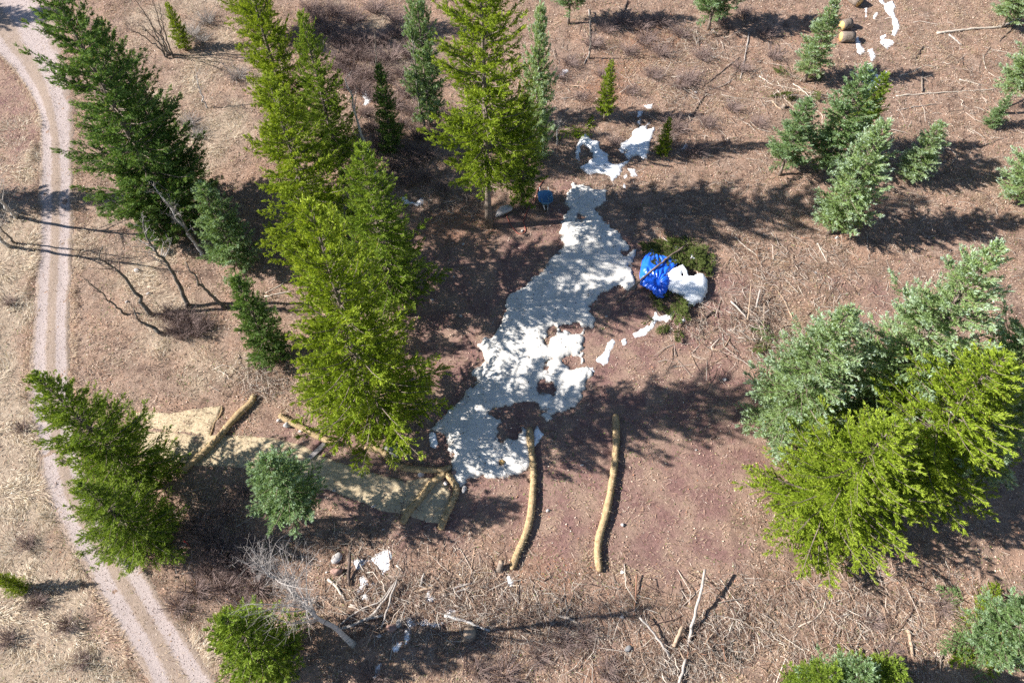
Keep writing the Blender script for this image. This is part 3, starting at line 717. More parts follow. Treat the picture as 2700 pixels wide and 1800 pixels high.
bt('white-barked bare tree on the left verge by the road shadows', [(42,572,0),(10,540,2.5),(-40,480,5.5),(-90,420,8)], .13, M['birch'], M['paletwig'], 32, 26, 2.4, .25, 5, 'birch_tree')
bt('second white-barked bare tree lower on the left verge', [(24,650,0),(-10,620,2),(-60,575,5),(-100,540,7)], .12, M['birch'], M['paletwig'], 33, 22, 2.2, .25, 5, 'birch_tree')
bt('thin bare tree lowest on the left verge', [(38,640,0),(0,600,2.4),(-50,560,5)], .07, M['aspen'], M['paletwig'], 34, 14, 1.6, .3, 4, 'birch_tree')
bt('grey bare stem below the blue-green spruce at the top edge', [(1555,155,0),(1556,90,2.2),(1557,20,4.5)], .06, M['aspen'], M['twig'], 35, 8, 1., .3)
bt('small pale forked bare sapling left of the branching snow patch', [(1470,382,0),(1469,350,1),(1476,320,2)], .06, M['birch'], M['paletwig'], 36, 14, 1.2, .4)
bt('bare sapling against the dark spruce in the upper gap', [(545,285,0),(525,230,1.8),(515,180,3.2)], .05, M['birch'], M['paletwig'], 37, 10, 1.2, .3)

# ------------------------------------------------------------------ bare shrubs
def shrub_mesh(seed, n=130, h=1.2, spread=1.):
    g = np.random.default_rng(seed); a = g.uniform(0, 2*np.pi, n); q = g.random(n)
    base = np.column_stack([np.cos(a)*q*.35, np.sin(a)*q*.35, -.08*np.ones(n)])
    out = np.column_stack([np.cos(a), np.sin(a), 0*a])*(g.uniform(.2, .9, n)*spread)[:, None]+g.normal(0, .12, (n, 3))
    hh = h*g.uniform(.4, 1.1, n); k = np.linspace(0, 1, 4)
    P = base[:, None]+out[:, None]*(k**1.4)[None, :, None]; P[:, :, 2] += hh[:, None]*(k-.25*k**2)[None]
    parts = [btube(P, (.011*(1-.65*k))[None].repeat(n, 0), 3)]
    m = n*3; b = np.repeat(np.arange(n), 3); j = g.integers(1, 3, m); O = P[b, j]
    d = nrm(nrm(P[b, 3]-P[b, 1])+g.normal(0, .55, (m, 3))); L = g.uniform(.15, .5, m)*h*.6; k2 = np.linspace(0, 1, 3)
    parts.append(btube(O[:, None]+d[:, None]*(L[:, None, None]*k2[None, :, None]), (.006*(1-.6*k2))[None].repeat(m, 0), 3))
    V, F = merge(parts); return mesh_np('bare_shrub', V, F)
SHM = [shrub_mesh(900+i, 130, 1.25, 1.0) for i in range(5)]
SHP = [shrub_mesh(950+i, 110, 1.1, 1.1) for i in range(3)]
SHR = [('leafless purple-brown shrub in the thicket between road and central stand', 'roadside thicket shrubs', SHM, 'shrub',
        [(468,840,1.0),(500,850,1.1),(440,835,.9),(520,880,1.),(480,885,.9),(545,860,.8),(455,870,.8)]),
       ('leafless twiggy shrub in the upper thicket beside the young dark spruce', 'upper thicket shrubs', SHM, 'shrub',
        [(905,165,1.3),(945,150,1.3),(985,165,1.3),(1010,120,1.2),(1050,95,1.2),(930,200,1.2),(970,205,1.1),(1080,150,1.2),(1060,200,1.),(890,120,1.1),(1100,230,1.1),(1150,300,1.),(870,90,1.3),(930,110,1.4),(965,120,1.4),(1030,160,1.3),(1010,210,1.2),(950,240,1.2),(985,260,1.1),(910,230,1.2),(1070,250,1.2),(1090,300,1.1),(960,300,1.),(1060,330,1.),(1100,360,1.),(1075,400,.9),(980,340,1.),(1130,410,.9),(880,180,1.2),(1045,60,1.2),(1095,110,1.2),(840,60,1.3),(800,110,1.2),(880,40,1.3),(930,60,1.3),(990,30,1.2),(820,30,1.2),(1040,280,1.2),(1000,380,1.1),(1040,440,1.),(1090,470,.9),(1140,360,1.1),(1120,180,1.2)]),
       ('pale grey leafless shrub right of the dark roadside spruce', 'pale shrubs right of the dark roadside spruce', SHP, 'paletwig',
        [(625,205,1.1),(500,330,1.),(520,360,.9),(505,90,1.1),(545,60,1.1),(530,110,1.)]),
       ('grey-brown leafless shrub on the slope above the branching snow patch', 'shrubs on the upper slope', SHP, 'shrub',
        [(1815,215,1.2),(1790,230,1.),(1780,340,1.2),(1760,365,1.),(1830,405,1.1),(1700,110,1.2),(1740,140,1.1),(1660,140,1.),(1500,170,1.),(1470,200,.9),(1620,380,.8),(1660,245,.9),(1600,80,1.1),(1560,120,1.1),(1640,60,1.1),(1690,70,1.2),(1740,60,1.1),(1790,90,1.2),(1850,150,1.1),(1900,60,1.1),(1960,40,1.1),(2020,90,1.),(2040,150,1.),(1950,180,1.),(1720,200,1.),(1590,200,.9),(1530,260,.8),(2000,330,.9),(1930,290,.9),(1860,330,1.)]),
       ('leafless brown shrub in the dark hollow right of the road bend', 'shrubs in the hollow by the road bend', SHM, 'shrub',
        [(520,1400,1.1),(560,1430,1.2),(600,1460,1.2),(640,1500,1.2),(560,1500,1.1),(520,1560,1.),(600,1550,1.1),(660,1440,1.),(680,1550,1.),(640,1600,1.),(470,1600,.9),(600,1350,.9),(650,1300,.8)]),
       ('leafless grey shrub in the dark gap beside the tall trunked spruce', 'shrubs in the dark gap', SHM, 'shrub',
        [(1090,430,1.),(1120,470,1.),(1060,480,.9),(1100,400,.9),(1170,500,.8)]),
       ('low leafless shrub on the bottom slope', 'bottom slope shrubs', SHP, 'shrub',
        [(1330,1785,1.2),(1480,1700,.9),(1540,1680,.8),(1420,1730,.8),(1600,1770,.9),(1260,1770,.9),(980,1790,.9),(2300,1640,.7),(2480,1600,.8),(2350,1720,.7)]),
       ('straggly brown shrub on the grassy left verge', 'verge shrubs', SHM, 'shrub',
        [(75,1435,.7),(100,1590,.8),(180,1650,.8),(20,1690,.8),(220,1745,.7),(30,800,.6),(60,1130,.6)])]
gs = np.random.default_rng(5)
for lab, grp, meshes, mt, pts in SHR:
    for i, (px, py, sc) in enumerate(pts):
        b = at(px, py); me = meshes[i % len(meshes)]
        if mt == 'paletwig':
            me = me.copy()
        o = link('bare_shrub', me, M[mt]); o.location = (b[0], b[1], float(gz(b[0], b[1])))
        if mt == 'paletwig':
            me.materials.clear(); me.materials.append(M['paletwig'])
        o.rotation_euler = (0, 0, gs.uniform(0, 6.3)); o.scale = (sc*1.1, sc*1.1, sc)
        tag(o, lab, 'shrub', grp)

# ------------------------------------------------------------------ logs and branches
def logmesh(P, r0, r1, seed, S=8, wob=.14, knots=0):
    n = max(4, int(np.linalg.norm(P[-1]-P[0])/.35)+3); Q = spline(P, n); g = np.random.default_rng(seed)
    Q[1:-1] += g.normal(0, .018, (n-2, 3))
    parts = [one_tube(Q, np.linspace(r0, r1, n), S, wob, seed)]
    for _ in range(knots):
        i = g.integers(1, n-1); d = nrm(g.normal(0, 1, 3)+[0, 0, .4]); L = g.uniform(.15, .5)
        parts.append(one_tube([Q[i], Q[i]+d*L*.5, Q[i]+d*L+[0, 0, .04]], [r0*.3, r0*.22, r0*.1], 4))
    return merge(parts)
def logobj(name, label, pts, r0, r1, mat, seed, cat, hs=None, knots=0, group=None):
    r0 *= .78; r1 *= .78
    q = W(pts); z = gz(q[:, 0], q[:, 1])+max(r0, .02)*.75
    if hs is not None: z = z+np.asarray(hs)
    P = np.column_stack([q, z]); c = P[0].copy(); c[2] -= r0
    V, F = logmesh(P-c, r0, r1, seed, knots=knots)
    o = link(name, mesh_np(name, V, F, None, True), mat); o.location = c
    return tag(o, label, cat, group)
LOGS = [
 ('long pale fallen trunk near the top right corner', [(2468,92),(2560,82),(2640,74),(2685,52)], .13, .09, 'pale', None, 4),
 ('dark branch crossing under the long pale trunk', [(2692,42),(2665,80),(2632,115)], .09, .04, 'dark', None, 2),
 ('long thin pale pole lying right of the spruce cluster', [(2362,254),(2430,250),(2520,243),(2625,236)], .075, .04, 'pale', None, 2),
 ('shorter grey stick just below the long thin pole', [(2365,290),(2410,282),(2468,274)], .05, .03, 'grey', None, 0),
 ('short stout pale log above the long thin pole', [(2528,212),(2555,218),(2583,225)], .08, .06, 'pale', None, 0),
 ('dark upright-lying log right of the spruce group snow', [(2430,192),(2429,218),(2430,244)], .11, .09, 'bark', None, 0),
 ('dark grey stick pointing up-slope above the spruce group snow', [(2432,128),(2420,145),(2410,163)], .08, .05, 'dark', None, 0),
 ('pale forked branch right of the spruce group snow', [(2370,202),(2410,190),(2440,176),(2468,180)], .05, .03, 'pale', None, 3),
 ('pale broken log piece beneath the long pale trunk', [(2500,95),(2515,108),(2532,123)], .09, .07, 'grey', None, 0),
 ('thin pale curved branch right of the pale log', [(2590,150),(2600,185),(2625,205),(2660,210)], .04, .03, 'pale', None, 1),
 ('slender dark bent twig by the curved branch', [(2608,130),(2592,155),(2580,180)], .04, .02, 'dark', None, 0),
 ('grey dead pole lying up the slope left of the top blue spruce', [(1975,85),(1968,130),(1952,208)], .08, .06, 'grey', None, 2),
 ('fallen branch joining the grey dead pole', [(1950,150),(1900,190),(1850,232)], .07, .04, 'twig', None, 2),
 ('dark branch trailing down slope towards the round sapling', [(1862,245),(1835,290),(1818,325)], .07, .04, 'dark', None, 1),
 ('long thin branch below the grey dead pole', [(1940,205),(1890,232),(1815,245)], .04, .02, 'grey', None, 3),
 ('pale stripped branch at the left of the tangled pale pile', [(2002,200),(2030,220),(2080,232),(2130,245),(2195,253)], .06, .035, 'pale', None, 2),
 ('pale branch running down through the tangled pale pile', [(2050,215),(2080,250),(2130,285),(2165,300),(2168,325)], .05, .03, 'pale', None, 2),
 ('second pale branch of the tangled pale pile', [(2048,238),(2070,262),(2100,290)], .05, .03, 'pale', None, 1),
 ('curved pale branch on top of the tangled pale pile', [(2090,222),(2120,250),(2150,282)], .045, .03, 'pale', (0.05,.2,.1), 1),
 ('thin straight pale branch across the tangled pale pile', [(2065,255),(2120,258),(2190,262)], .035, .025, 'grey', (0.1,.2,.1), 1),
 ('short split tan log below the tangled pale pile', [(2034,268),(2048,282),(2062,292)], .08, .07, 'tan', None, 0),
 ('dark branch lying right of the small blue spruce', [(2565,392),(2600,380),(2640,366)], .06, .035, 'bark', None, 1),
 ('bare pale trunk snag leaning beneath the right edge spruce', [(2630,296),(2645,272),(2668,240)], .08, .06, 'tan', (0,.7,1.6), 0),
 ('long grey leaning pole standing out of the slash heap', [(1809,1716),(1820,1660),(1836,1580),(1845,1520)], .11, .09, 'grey', (0,.25,.8,1.25), 2),
 ('grey branch leaning on the left of the slash heap', [(1765,1730),(1725,1680),(1682,1634)], .10, .07, 'grey', (.05,.3,.5), 1),
 ('pole sticking out of the slash heap at the bottom edge', [(1805,1740),(1795,1775),(1785,1812)], .10, .09, 'grey', (.3,.25,.2), 0),
 ('thick tan log with a cut end in the slash heap', [(1774,1706),(1785,1680),(1796,1656)], .13, .12, 'tan', (.1,.25,.35), 0),
 ('reddish upright stick left of the slash heap', [(1671,1624),(1675,1570),(1677,1517)], .06, .045, 'red', (0,.1,.2), 2),
 ('pale split log on the litter left of the slash heap', [(1472,1624),(1500,1632),(1530,1646)], .09, .06, 'pale', None, 0),
 ('long grey limb at the left of the lower slash heap', [(893,1660),(940,1645),(975,1632),(1015,1624)], .11, .08, 'grey', (0,.05,.15,.2), 1),
 ('upper grey limb fanning from the lower slash heap', [(888,1655),(950,1610),(1010,1585),(1040,1545)], .06, .04, 'grey', (0,.1,.3,.35), 2),
 ('middle thick limb fanning from the lower slash heap', [(968,1638),(1000,1605),(1025,1575),(1045,1540)], .10, .05, 'grey', (.05,.2,.3,.4), 2),
 ('steep grey limb with forked foot in the lower slash heap', [(1005,1658),(1022,1620),(1035,1580),(1050,1535)], .07, .06, 'grey', (0,.3,.45,.4), 2),
 ('pale broken limb above the dead birch trunk', [(865,1528),(885,1545),(898,1560),(912,1584)], .10, .08, 'pale', None, 1),
 ('dark standing snag above the lower slash heap', [(922,1545),(923,1510),(928,1465)], .12, .10, 'dark', (0,.2,.5), 0),
 ('curved grey stick left of the lower slash heap', [(924,1594),(950,1600),(972,1606)], .07, .05, 'grey', None, 0),
 ('dark reddish limb at the top of the lower slash heap', [(990,1490),(1010,1520),(1055,1530)], .07, .05, 'bark', None, 1),
 ('short pale stick above the lower slash heap', [(1045,1490),(1055,1500),(1063,1512)], .06, .05, 'pale', None, 0),
 ('thick short limb upright in the lower slash heap', [(1110,1545),(1115,1530),(1120,1515)], .08, .06, 'grey', (0,.1,.2), 0),
 ('upper grey log at the right of the lower slash heap', [(1168,1560),(1200,1550),(1245,1538)], .09, .07, 'grey', None, 0),
 ('lower grey log at the right of the lower slash heap', [(1168,1572),(1205,1562),(1240,1548)], .09, .07, 'grey', None, 0),
 ('tan split log across the lower slash heap', [(1092,1560),(1120,1555),(1150,1550)], .10, .09, 'tan', None, 0),
 ('mottled grey log leading to the cut stump', [(1172,1624),(1215,1634),(1250,1648),(1292,1664)], .11, .08, 'birch', None, 1),
 ('pale pole in the shadow below the cut stump', [(1175,1690),(1220,1690),(1262,1682)], .05, .04, 'pale', None, 0),
 ('thin curved wooden pole lying on the upper straw blanket', [(586,1072),(582,1095),(566,1115),(560,1135),(555,1150)], .065, .05, 'straw', None, 0),
 ('pale stick behind the two stones in the central stand', [(700,775),(735,755),(768,735)], .05, .04, 'pale', None, 0),
 ('second pale stick behind the central stand', [(698,783),(740,775),(772,768)], .06, .05, 'pale', None, 0),
 ('thin pale root beside the curved straw wattle', [(1062,1203),(1095,1212),(1125,1220),(1148,1226)], .045, .03, 'tan', None, 1),
 ('dead trunk slab lying on the soil left of the lower slash', [(973,1415),(976,1432),(982,1450)], .06, .05, 'dark', None, 0),
 ('grey snag at the left of the twiggy heap near the right-hand stand', [(1925,799),(1945,822),(1965,845)], .085, .06, 'grey', (.1,.2,.2), 0),
 ('upright grey stub in the twiggy heap near the right-hand stand', [(1991,818),(1993,800),(1995,785)], .08, .07, 'grey', (.2,.5,.8), 0),
 ('thin forked pale pole in the twiggy heap near the right-hand stand', [(1967,852),(1971,810),(1973,765)], .05, .035, 'tan', (.3,.5,.7), 2),
 ('pale branch trailing from the twiggy heap near the right-hand stand', [(1918,872),(1945,872),(1975,893),(1990,902)], .05, .04, 'grey', None, 1),
 ('long dark branch above the twiggy heap near the right-hand stand', [(2088,842),(2075,810),(2062,782),(2050,765)], .07, .04, 'tan', None, 3),
 ('tan arched branch right of the twiggy heap', [(2042,875),(2075,860),(2110,865),(2150,872)], .05, .03, 'tan', (0,.1,.1,0), 1),
 ('bent brown stick on bare soil below the bough heap', [(1878,920),(1897,924),(1925,888)], .05, .035, 'tan', None, 1),
 ('dark charred log at the foot of the bough heap', [(1845,850),(1862,835),(1880,825)], .10, .08, 'dark', None, 0),
 ('second dark charred log curving below the bough heap', [(1840,855),(1850,875),(1855,897)], .09, .07, 'dark', None, 0),
 ('brown branch right of the bough heap', [(1855,705),(1865,690),(1878,668)], .06, .04, 'tan', None, 1),
 ('grey branch on the litter right of the tarp heap', [(1937,624),(1965,650),(1998,676)], .06, .035, 'pale', None, 1),
 ('long tan branch down slope above the blue-leader spruces', [(2155,642),(2168,668),(2180,692)], .06, .04, 'pale', None, 1),
 ('short dark log on the litter above the right-hand stand', [(2092,702),(2105,698),(2115,690)], .06, .05, 'dark', None, 0),
 ('pale curved branch on the lower right litter', [(2105,1652),(2140,1635),(2168,1610),(2177,1578)], .05, .035, 'pale', None, 1),
 ('dark branch crossing the pale curved branch', [(2140,1555),(2158,1595),(2170,1640)], .05, .04, 'bark', None, 1),
 ('pale white limb at the right edge near the bottom', [(2622,1718),(2660,1724),(2705,1722)], .07, .06, 'birch', None, 0),
 ('dark log lying on the lower right litter', [(2190,1695),(2215,1706),(2250,1702)], .07, .05, 'dark', None, 1),
 ('long thin stick standing out of the litter at the lower right', [(2478,1775),(2477,1748),(2478,1722)], .05, .04, 'bark', (0,.1,.2), 0),
 ('broad tan rotten log on the lower right litter', [(2392,1660),(2400,1690),(2405,1730)], .13, .10, 'tan', None, 0),
 ('grey pole lying on dark litter at the top middle', [(1553,25),(1556,90),(1553,140),(1540,170)], .07, .05, 'grey', None, 1),
 ('dark trunk piece lying at the top middle', [(1655,5),(1640,40),(1625,72)], .10, .07, 'dark', None, 0),
 ('pale stick across the bare shrub thicket at the top', [(1050,190),(1085,182),(1125,175)], .06, .05, 'pale', None, 0),
]
for i, (lab, pts, r0, r1, mt, hs, kn) in enumerate(LOGS):
    logobj('fallen_log' if r0 > .075 else 'fallen_branch', lab, pts, r0, r1, M[mt], 300+i, 'log' if r0 > .075 else 'branch', hs, kn)
# the pole across the tarp
q = W([(1630,798),(1690,752),(1750,706),(1799,665)]); z = gz(q[:, 0], q[:, 1])+heapz(q[:, 0], q[:, 1])+np.array([.08, .30, .34, .30])
P = np.column_stack([q, z]); c = P[0].copy()
V, F = logmesh(P-c, .085, .055, 8, knots=2)
o = link('wooden_pole', mesh_np('wooden_pole', V, F, None, True), M['twig']); o.location = c
tag(o, 'dark wooden pole weighing down the blue tarp', 'pole')

# slash heaps: sticks one can pick apart, copies of a few meshes
def stick_mesh(seed, L, r):
    g = np.random.default_rng(seed)
    P = np.array([[-L/2, 0, 0], [-L/6, g.normal(0, .05)*L, g.normal(0, .03)*L], [L/6, g.normal(0, .05)*L, g.normal(0, .03)*L], [L/2, 0, 0]])
    V, F = logmesh(P, r, r*.55, seed, 5, .15, 1); return mesh_np('stick', V, F, None, True)
SMAT = ['grey', 'tan', 'pale', 'bark', 'red']
STK = [[stick_mesh(500+10*i+j, L, r) for j, (L, r) in enumerate([(1.3, .020), (.9, .028), (.6, .034), (1.9, .022)])] for i in range(5)]
for i, row in enumerate(STK):
    for me in row: me.materials.append(M[SMAT[i]])
HEAPS = [((1850,1715), 92, 52, 44, .55, 'loose stick in the slash heap at the lower middle right', (0, 1, 1, 2, 3, 4)),
         ((1760,1765), 95, 40, 20, .35, 'thin pale stick left of the slash heap at the bottom edge', (0, 2, 2)),
         ((1000,1590), 110, 60, 30, .35, 'loose stick in the lower slash heap beside the dead birch', (0, 0, 2, 1)),
         ((1180,1570), 90, 55, 22, .3, 'loose stick right of the lower slash heap', (0, 1, 2, 3)),
         ((2000,850), 60, 55, 20, .5, 'loose stick in the twiggy heap left of the right-hand stand', (0, 1, 2, 3)),
         ((1185,540), 70, 35, 18, .3, 'loose stick in the brush heap left of the tall trunked spruce', (1, 3, 2)),
         ((700,1000), 50, 35, 12, .3, 'loose stick in the grey brush heap under the compact green spruce', (0, 0, 2)),
         ((1840,110), 95, 40, 20, .35, 'loose stick in the brush heap at the top right of centre', (0, 2, 3)),
         ((1830,850), 60, 40, 14, .3, 'loose branch below the bough heap', (1, 3, 3)),
         ((1420,1600), 140, 80, 24, .2, 'loose stick on the littered slope below the straw wattles', (0, 1, 3, 2)),
         ((2090,690), 120, 80, 20, .12, 'loose stick on the litter above the right-hand stand', (0, 1, 2, 4)),
         ((2500,330), 200, 220, 22, .05, 'loose stick on the brushy slope right of the spruce cluster', (2, 2, 0, 1)),
         ((2230,1650), 240, 120, 20, .05, 'loose stick on the litter at the lower right', (2, 1, 0)),
         ((1780,290), 170, 160, 14, .05, 'loose stick on the upper slope left of the spruce cluster', (2, 1, 0))]
gs = np.random.default_rng(77)
for (hx, hy), a, b, n, hh, lab, mats in HEAPS:
    for i in range(n):
        rr_, th = gs.random()**.6, gs.uniform(0, 6.283)
        p = at(hx+a*rr_*math.cos(th), hy+b*rr_*math.sin(th)); me = STK[mats[gs.integers(len(mats))]][gs.integers(4)]
        o = link('stick', me, None); zz = hh*(1-rr_)*gs.random()
        o.location = (p[0], p[1], float(gz(p[0], p[1]))+.05+zz)
        sc = gs.uniform(.6, 1.25)
        o.rotation_euler = (0, gs.normal(0, .18+.5*zz), gs.uniform(0, 6.283)); o.scale = (sc, sc, sc)
        tag(o, lab, 'stick', lab.replace('loose stick', 'sticks'))

# twig thatch of the heaps (nobody could count it)
def twig_stuff(name, label, spots, mat, n_per, seed, rr0=.009, mi=.25, ma=1.1, up=.25):
    g = np.random.default_rng(seed); Ps = []; 
    for (px, py, a, b, hh, n) in spots:
        n = int(n*n_per); r = g.random(n)**.6; th = g.uniform(0, 2*np.pi, n)
        q = atn(np.column_stack([px+a*r*np.cos(th), py+b*r*np.sin(th)]))
        z = gz(q[:, 0], q[:, 1])+hh*(1-r)*g.random(n)+.02
        L = g.uniform(mi, ma, n); az = g.uniform(0, 2*np.pi, n); el = g.normal(0, up, n)
        d = np.column_stack([np.cos(az)*np.cos(el), np.sin(az)*np.cos(el), np.abs(np.sin(el))])
        bend = g.normal(0, .14, (n, 3))*L[:, None]; c0 = np.column_stack([q, z])
        k = np.array([-.5, 0, .5])
        P = c0[:, None]+d[:, None]*(L[:, None, None]*k[None, :, None]); P[:, 1] += bend; P[:, :, 2] = np.maximum(P[:, :, 2], (gz(P[:, :, 0], P[:, :, 1])+.005))
        Ps.append(P)
    P = np.vstack(Ps); n = len(P); rd = rr0*g.uniform(.6, 1.6, n)[:, None]*np.array([1, .8, .4])[None]
    V, F = btube(P, rd, 3)
    pal = np.array([(.46, .39, .33), (.56, .50, .43), (.26, .175, .13), (.36, .25, .18), (.17, .11, .09)])
    col = pal[g.integers(0, 5, n)]*g.uniform(.7, 1.2, (n, 1))
    o = link(name, mesh_np(name, V, F, np.repeat(col, 9, 0)), mat)
    return tag(o, label, 'twigs', kind='stuff')
twig_stuff('twig_thatch', 'thin dead twigs matted in the slash heaps', [
    (1850,1715,140,80,.5,800),(1740,1770,160,60,.3,800),(1000,1590,180,95,.3,800),(1180,1580,170,95,.25,800),(1350,1640,200,90,.15,600),(2000,845,80,75,.55,700),(1185,540,95,50,.3,350),
    (690,1000,75,55,.35,420),(1840,110,150,65,.4,650),(1840,850,110,60,.3,350),(1450,1620,260,120,.15,900),(2090,720,170,120,.12,600),(2300,1620,380,160,.12,1500),
    (1790,240,60,60,.4,300),(2080,930,110,70,.3,400),(2070,250,90,60,.3,250),(1780,370,90,60,.3,300),(1600,480,120,70,.1,200),(2560,200,220,190,.1,700),(1420,250,160,120,.1,400),
    (1950,1630,100,110,.2,500),(560,1420,120,130,.3,700),(880,1440,160,60,.15,350),(2200,700,480,330,.06,2200),(1750,200,420,220,.06,1400),(2500,450,260,300,.05,900),(2250,1620,480,180,.06,1600),(1500,1680,480,110,.06,1300),(1900,560,260,160,.05,700),(1150,300,260,240,.1,900),(600,250,240,260,.06,500),(1000,1480,420,110,.06,700)], M['litter'], 1.0, 41, .0105)

twig_stuff('branch_litter', 'scattered dead branches lying on the brushy slopes', [
    (2250,250,450,230,.05,170),(1750,220,350,200,.05,110),(2050,700,330,150,.05,110),(2250,1640,430,160,.06,160),(1500,1640,520,130,.06,190),(1050,1560,320,150,.06,110),
    (1150,350,220,200,.05,60),(600,1450,200,200,.05,50),(1900,930,160,80,.05,40),(640,990,90,60,.05,25)], M['litter'], 1.0, 43, .021, .7, 2.3, .06)

# ------------------------------------------------------------------ green boughs round the tarp + felled tops
def bough_mesh(seed, L, pal):
    g = np.random.default_rng(seed); n = 34; s = g.random(n); sd = np.where(g.random(n) < .5, -1, 1)
    w_ = L*.42*(1-s)**.7+.08; m = 16; si = np.repeat(np.arange(n), m); u = g.random(n*m); S = n*m
    ang = sd*np.radians(g.uniform(30, 55, n)); d = np.column_stack([np.cos(ang), np.sin(ang), g.normal(.0, .10, n)])
    o = np.column_stack([L*s, 0*s, .10*np.sin(s*3)*L*.4])[si]+d[si]*(w_[si]*u)[:, None]
    dd = nrm(d[si]+g.normal(0, .4, (S, 3))); ln = g.uniform(.08, .17, S); wd = g.uniform(.025, .04, S)
    a = nrm(np.cross(dd, nrm(g.normal(0, .5, (S, 3))+[0, 0, 1.])))
    V = np.stack([o+a*(wd*.5)[:, None], o+dd*ln[:, None], o-a*(wd*.5)[:, None]], 1).reshape(-1, 3)
    F = np.arange(S*3).reshape(-1, 3)
    c1, c2, c3 = [np.array(q) for q in PAL[pal]]; mx = g.random((S, 1)); col = np.repeat(c1*(1-mx)+c2*mx, 3, 0)
    SV, SF = one_tube([[-.25, 0, 0], [L*.5, 0, .05], [L, 0, .02]], [.022, .014, .005], 5)
    F = np.vstack([F, SF+len(V)]); V = np.vstack([V, SV]); col = np.vstack([col, np.tile([(.2, .14, .1)], (len(SV), 1))])
    return mesh_np('bough', V, F, col)
TARP_PX = ZT([(1312,645),(1345,728),(1420,752),(1500,765),(1562,790),(1530,845),(1450,905),(1468,940),(1492,985),(1450,1062),(1412,1138),(1340,1120),(1300,1062),(1240,1030),(1192,1000),(1188,900),(1212,772),(1258,700)])
CAP_PX = ZT([(1540,850),(1590,832),(1645,925),(1700,945),(1740,915),(1785,910),(1830,960),(1828,1050),(1770,1145),(1690,1185),(1600,1110),(1450,1055)])
PAL['O'] = ((.075, .105, .028), (.165, .20, .06), (.2, .22, .08))
BG = [bough_mesh(600+i, 1.0+.25*(i % 3), 'O') for i in range(5)]
BS = [bough_mesh(620+i, 1.5+.3*(i % 3), 'B') for i in range(4)]
BY = [bough_mesh(640+i, 1.4+.3*(i % 3), 'Y') for i in range(3)]
for row in (BG, BS, BY):
    for me in row: me.materials.append(M['needle'])
gs = np.random.default_rng(8)
def boughs(n, meshes, lab, grp, cx, cy, a, b, hz=None, inner=0.):
    for i in range(n):
        r_ = (inner+(1-inner)*gs.random()**.7); th = gs.uniform(0, 6.283)
        p = at(cx+a*r_*math.cos(th), cy+b*r_*math.sin(th))
        if hz and any(polysd(np.array([p[0]]), np.array([p[1]]), W(pp))[0] > -.25 for pp in (TARP_PX, CAP_PX)): continue
        o = link('bough', meshes[gs.integers(len(meshes))], None)
        z = float(gz(p[0], p[1]))+.05+(float(heapz(p[0], p[1])) if hz else .25*gs.random()*(1-r_))
        wa = math.atan2(-math.sin(th), math.cos(th))+gs.normal(0, .9)+(math.pi/2 if hz else 0)
        o.location = (p[0], p[1], z+.04*gs.random()); o.rotation_euler = (gs.normal(0, .2), gs.normal(.08, .15), wa); s = gs.uniform(.75, 1.2); o.scale = (s, s, s)
        tag(o, lab, 'bough', grp)
boughs(210, BG, 'cut green spruce bough in the heap around the blue tarp', 'boughs in the tarp heap', 1778, 728, 98, 92, True, .3)
boughs(4, BG, 'cut green spruce bough scattered below the tarp heap', 'boughs below the tarp heap', 1790, 850, 70, 25)
boughs(38, BY+BS, 'felled pale green bough spread on the ground at the lower right', 'felled boughs at the lower right', 2600, 1660, 90, 110)
boughs(16, BS+BG, 'felled green bough lying left of the right-hand stand', 'felled boughs left of the right-hand stand', 2070, 940, 65, 60)
boughs(9, BG, 'low green bough lying in the tangled pale branch pile', 'boughs in the pale branch pile', 2110, 225, 50, 35)
boughs(7, BY, 'green weed-like bough on litter above the branching snow', 'boughs above the branching snow', 1560, 345, 35, 16)

# ------------------------------------------------------------------ tarp
tp_ = TARP_PX
wp = W(tp_); x0, y0 = wp.min(0)-.1; x1, y1 = wp.max(0)+.1; rs = .035
X, Y = np.meshgrid(np.arange(x0, x1, rs), np.arange(y0, y1, rs)); x = X.ravel(); y = Y.ravel()
s = polysd(x, y, wp); cc = W(ZT([(1350, 1000)]))[0]; c2 = W(ZT([(1310, 660)]))[0]
an = np.arctan2(y-cc[1], x-cc[0]); rd = np.hypot(x-cc[0], y-cc[1]); an2 = np.arctan2(y-c2[1], x-c2[0]); rd2 = np.hypot(x-c2[0], y-c2[1])
fold = .075*np.sin(an*17+3*fbm(x/.5, y/.5, 5, 2))*np.exp(-rd/1.3)*sst(0, .35, rd)+.06*np.sin(an2*26+2*fbm(x/.6, y/.6, 6, 2))*np.exp(-rd2/1.8)*sst(0, .4, rd2)
z = gz(x, y)+heapz(x, y)+.20+fold+.14*fbm(x/.8, y/.8, 21, 3)+.02*fbm(x/.16, y/.16, 23, 2)-.16*np.exp(-(rd/.3)**2)
z = z-.16*(1-sst(0, .25, s))
ok = (s > 0).reshape(X.shape); i = np.arange(x.size).reshape(X.shape)
keep = ok[:-1, :-1] & ok[:-1, 1:] & ok[1:, 1:] & ok[1:, :-1]
qd = np.stack([i[:-1, :-1], i[:-1, 1:], i[1:, 1:], i[1:, :-1]], -1)[keep]; u, inv = np.unique(qd, return_inverse=True)
V = np.stack([x, y, z], 1)[u]; c = V.mean(0); c[2] = V[:, 2].min()
o = link('tarp', mesh_np('tarp', V-c, inv.reshape(-1, 4), None, True), M['tarp']); o.location = c
md = o.modifiers.new('thickness', 'SOLIDIFY'); md.thickness = .012
tag(o, 'crumpled bright blue tarp on the bough heap', 'tarp')

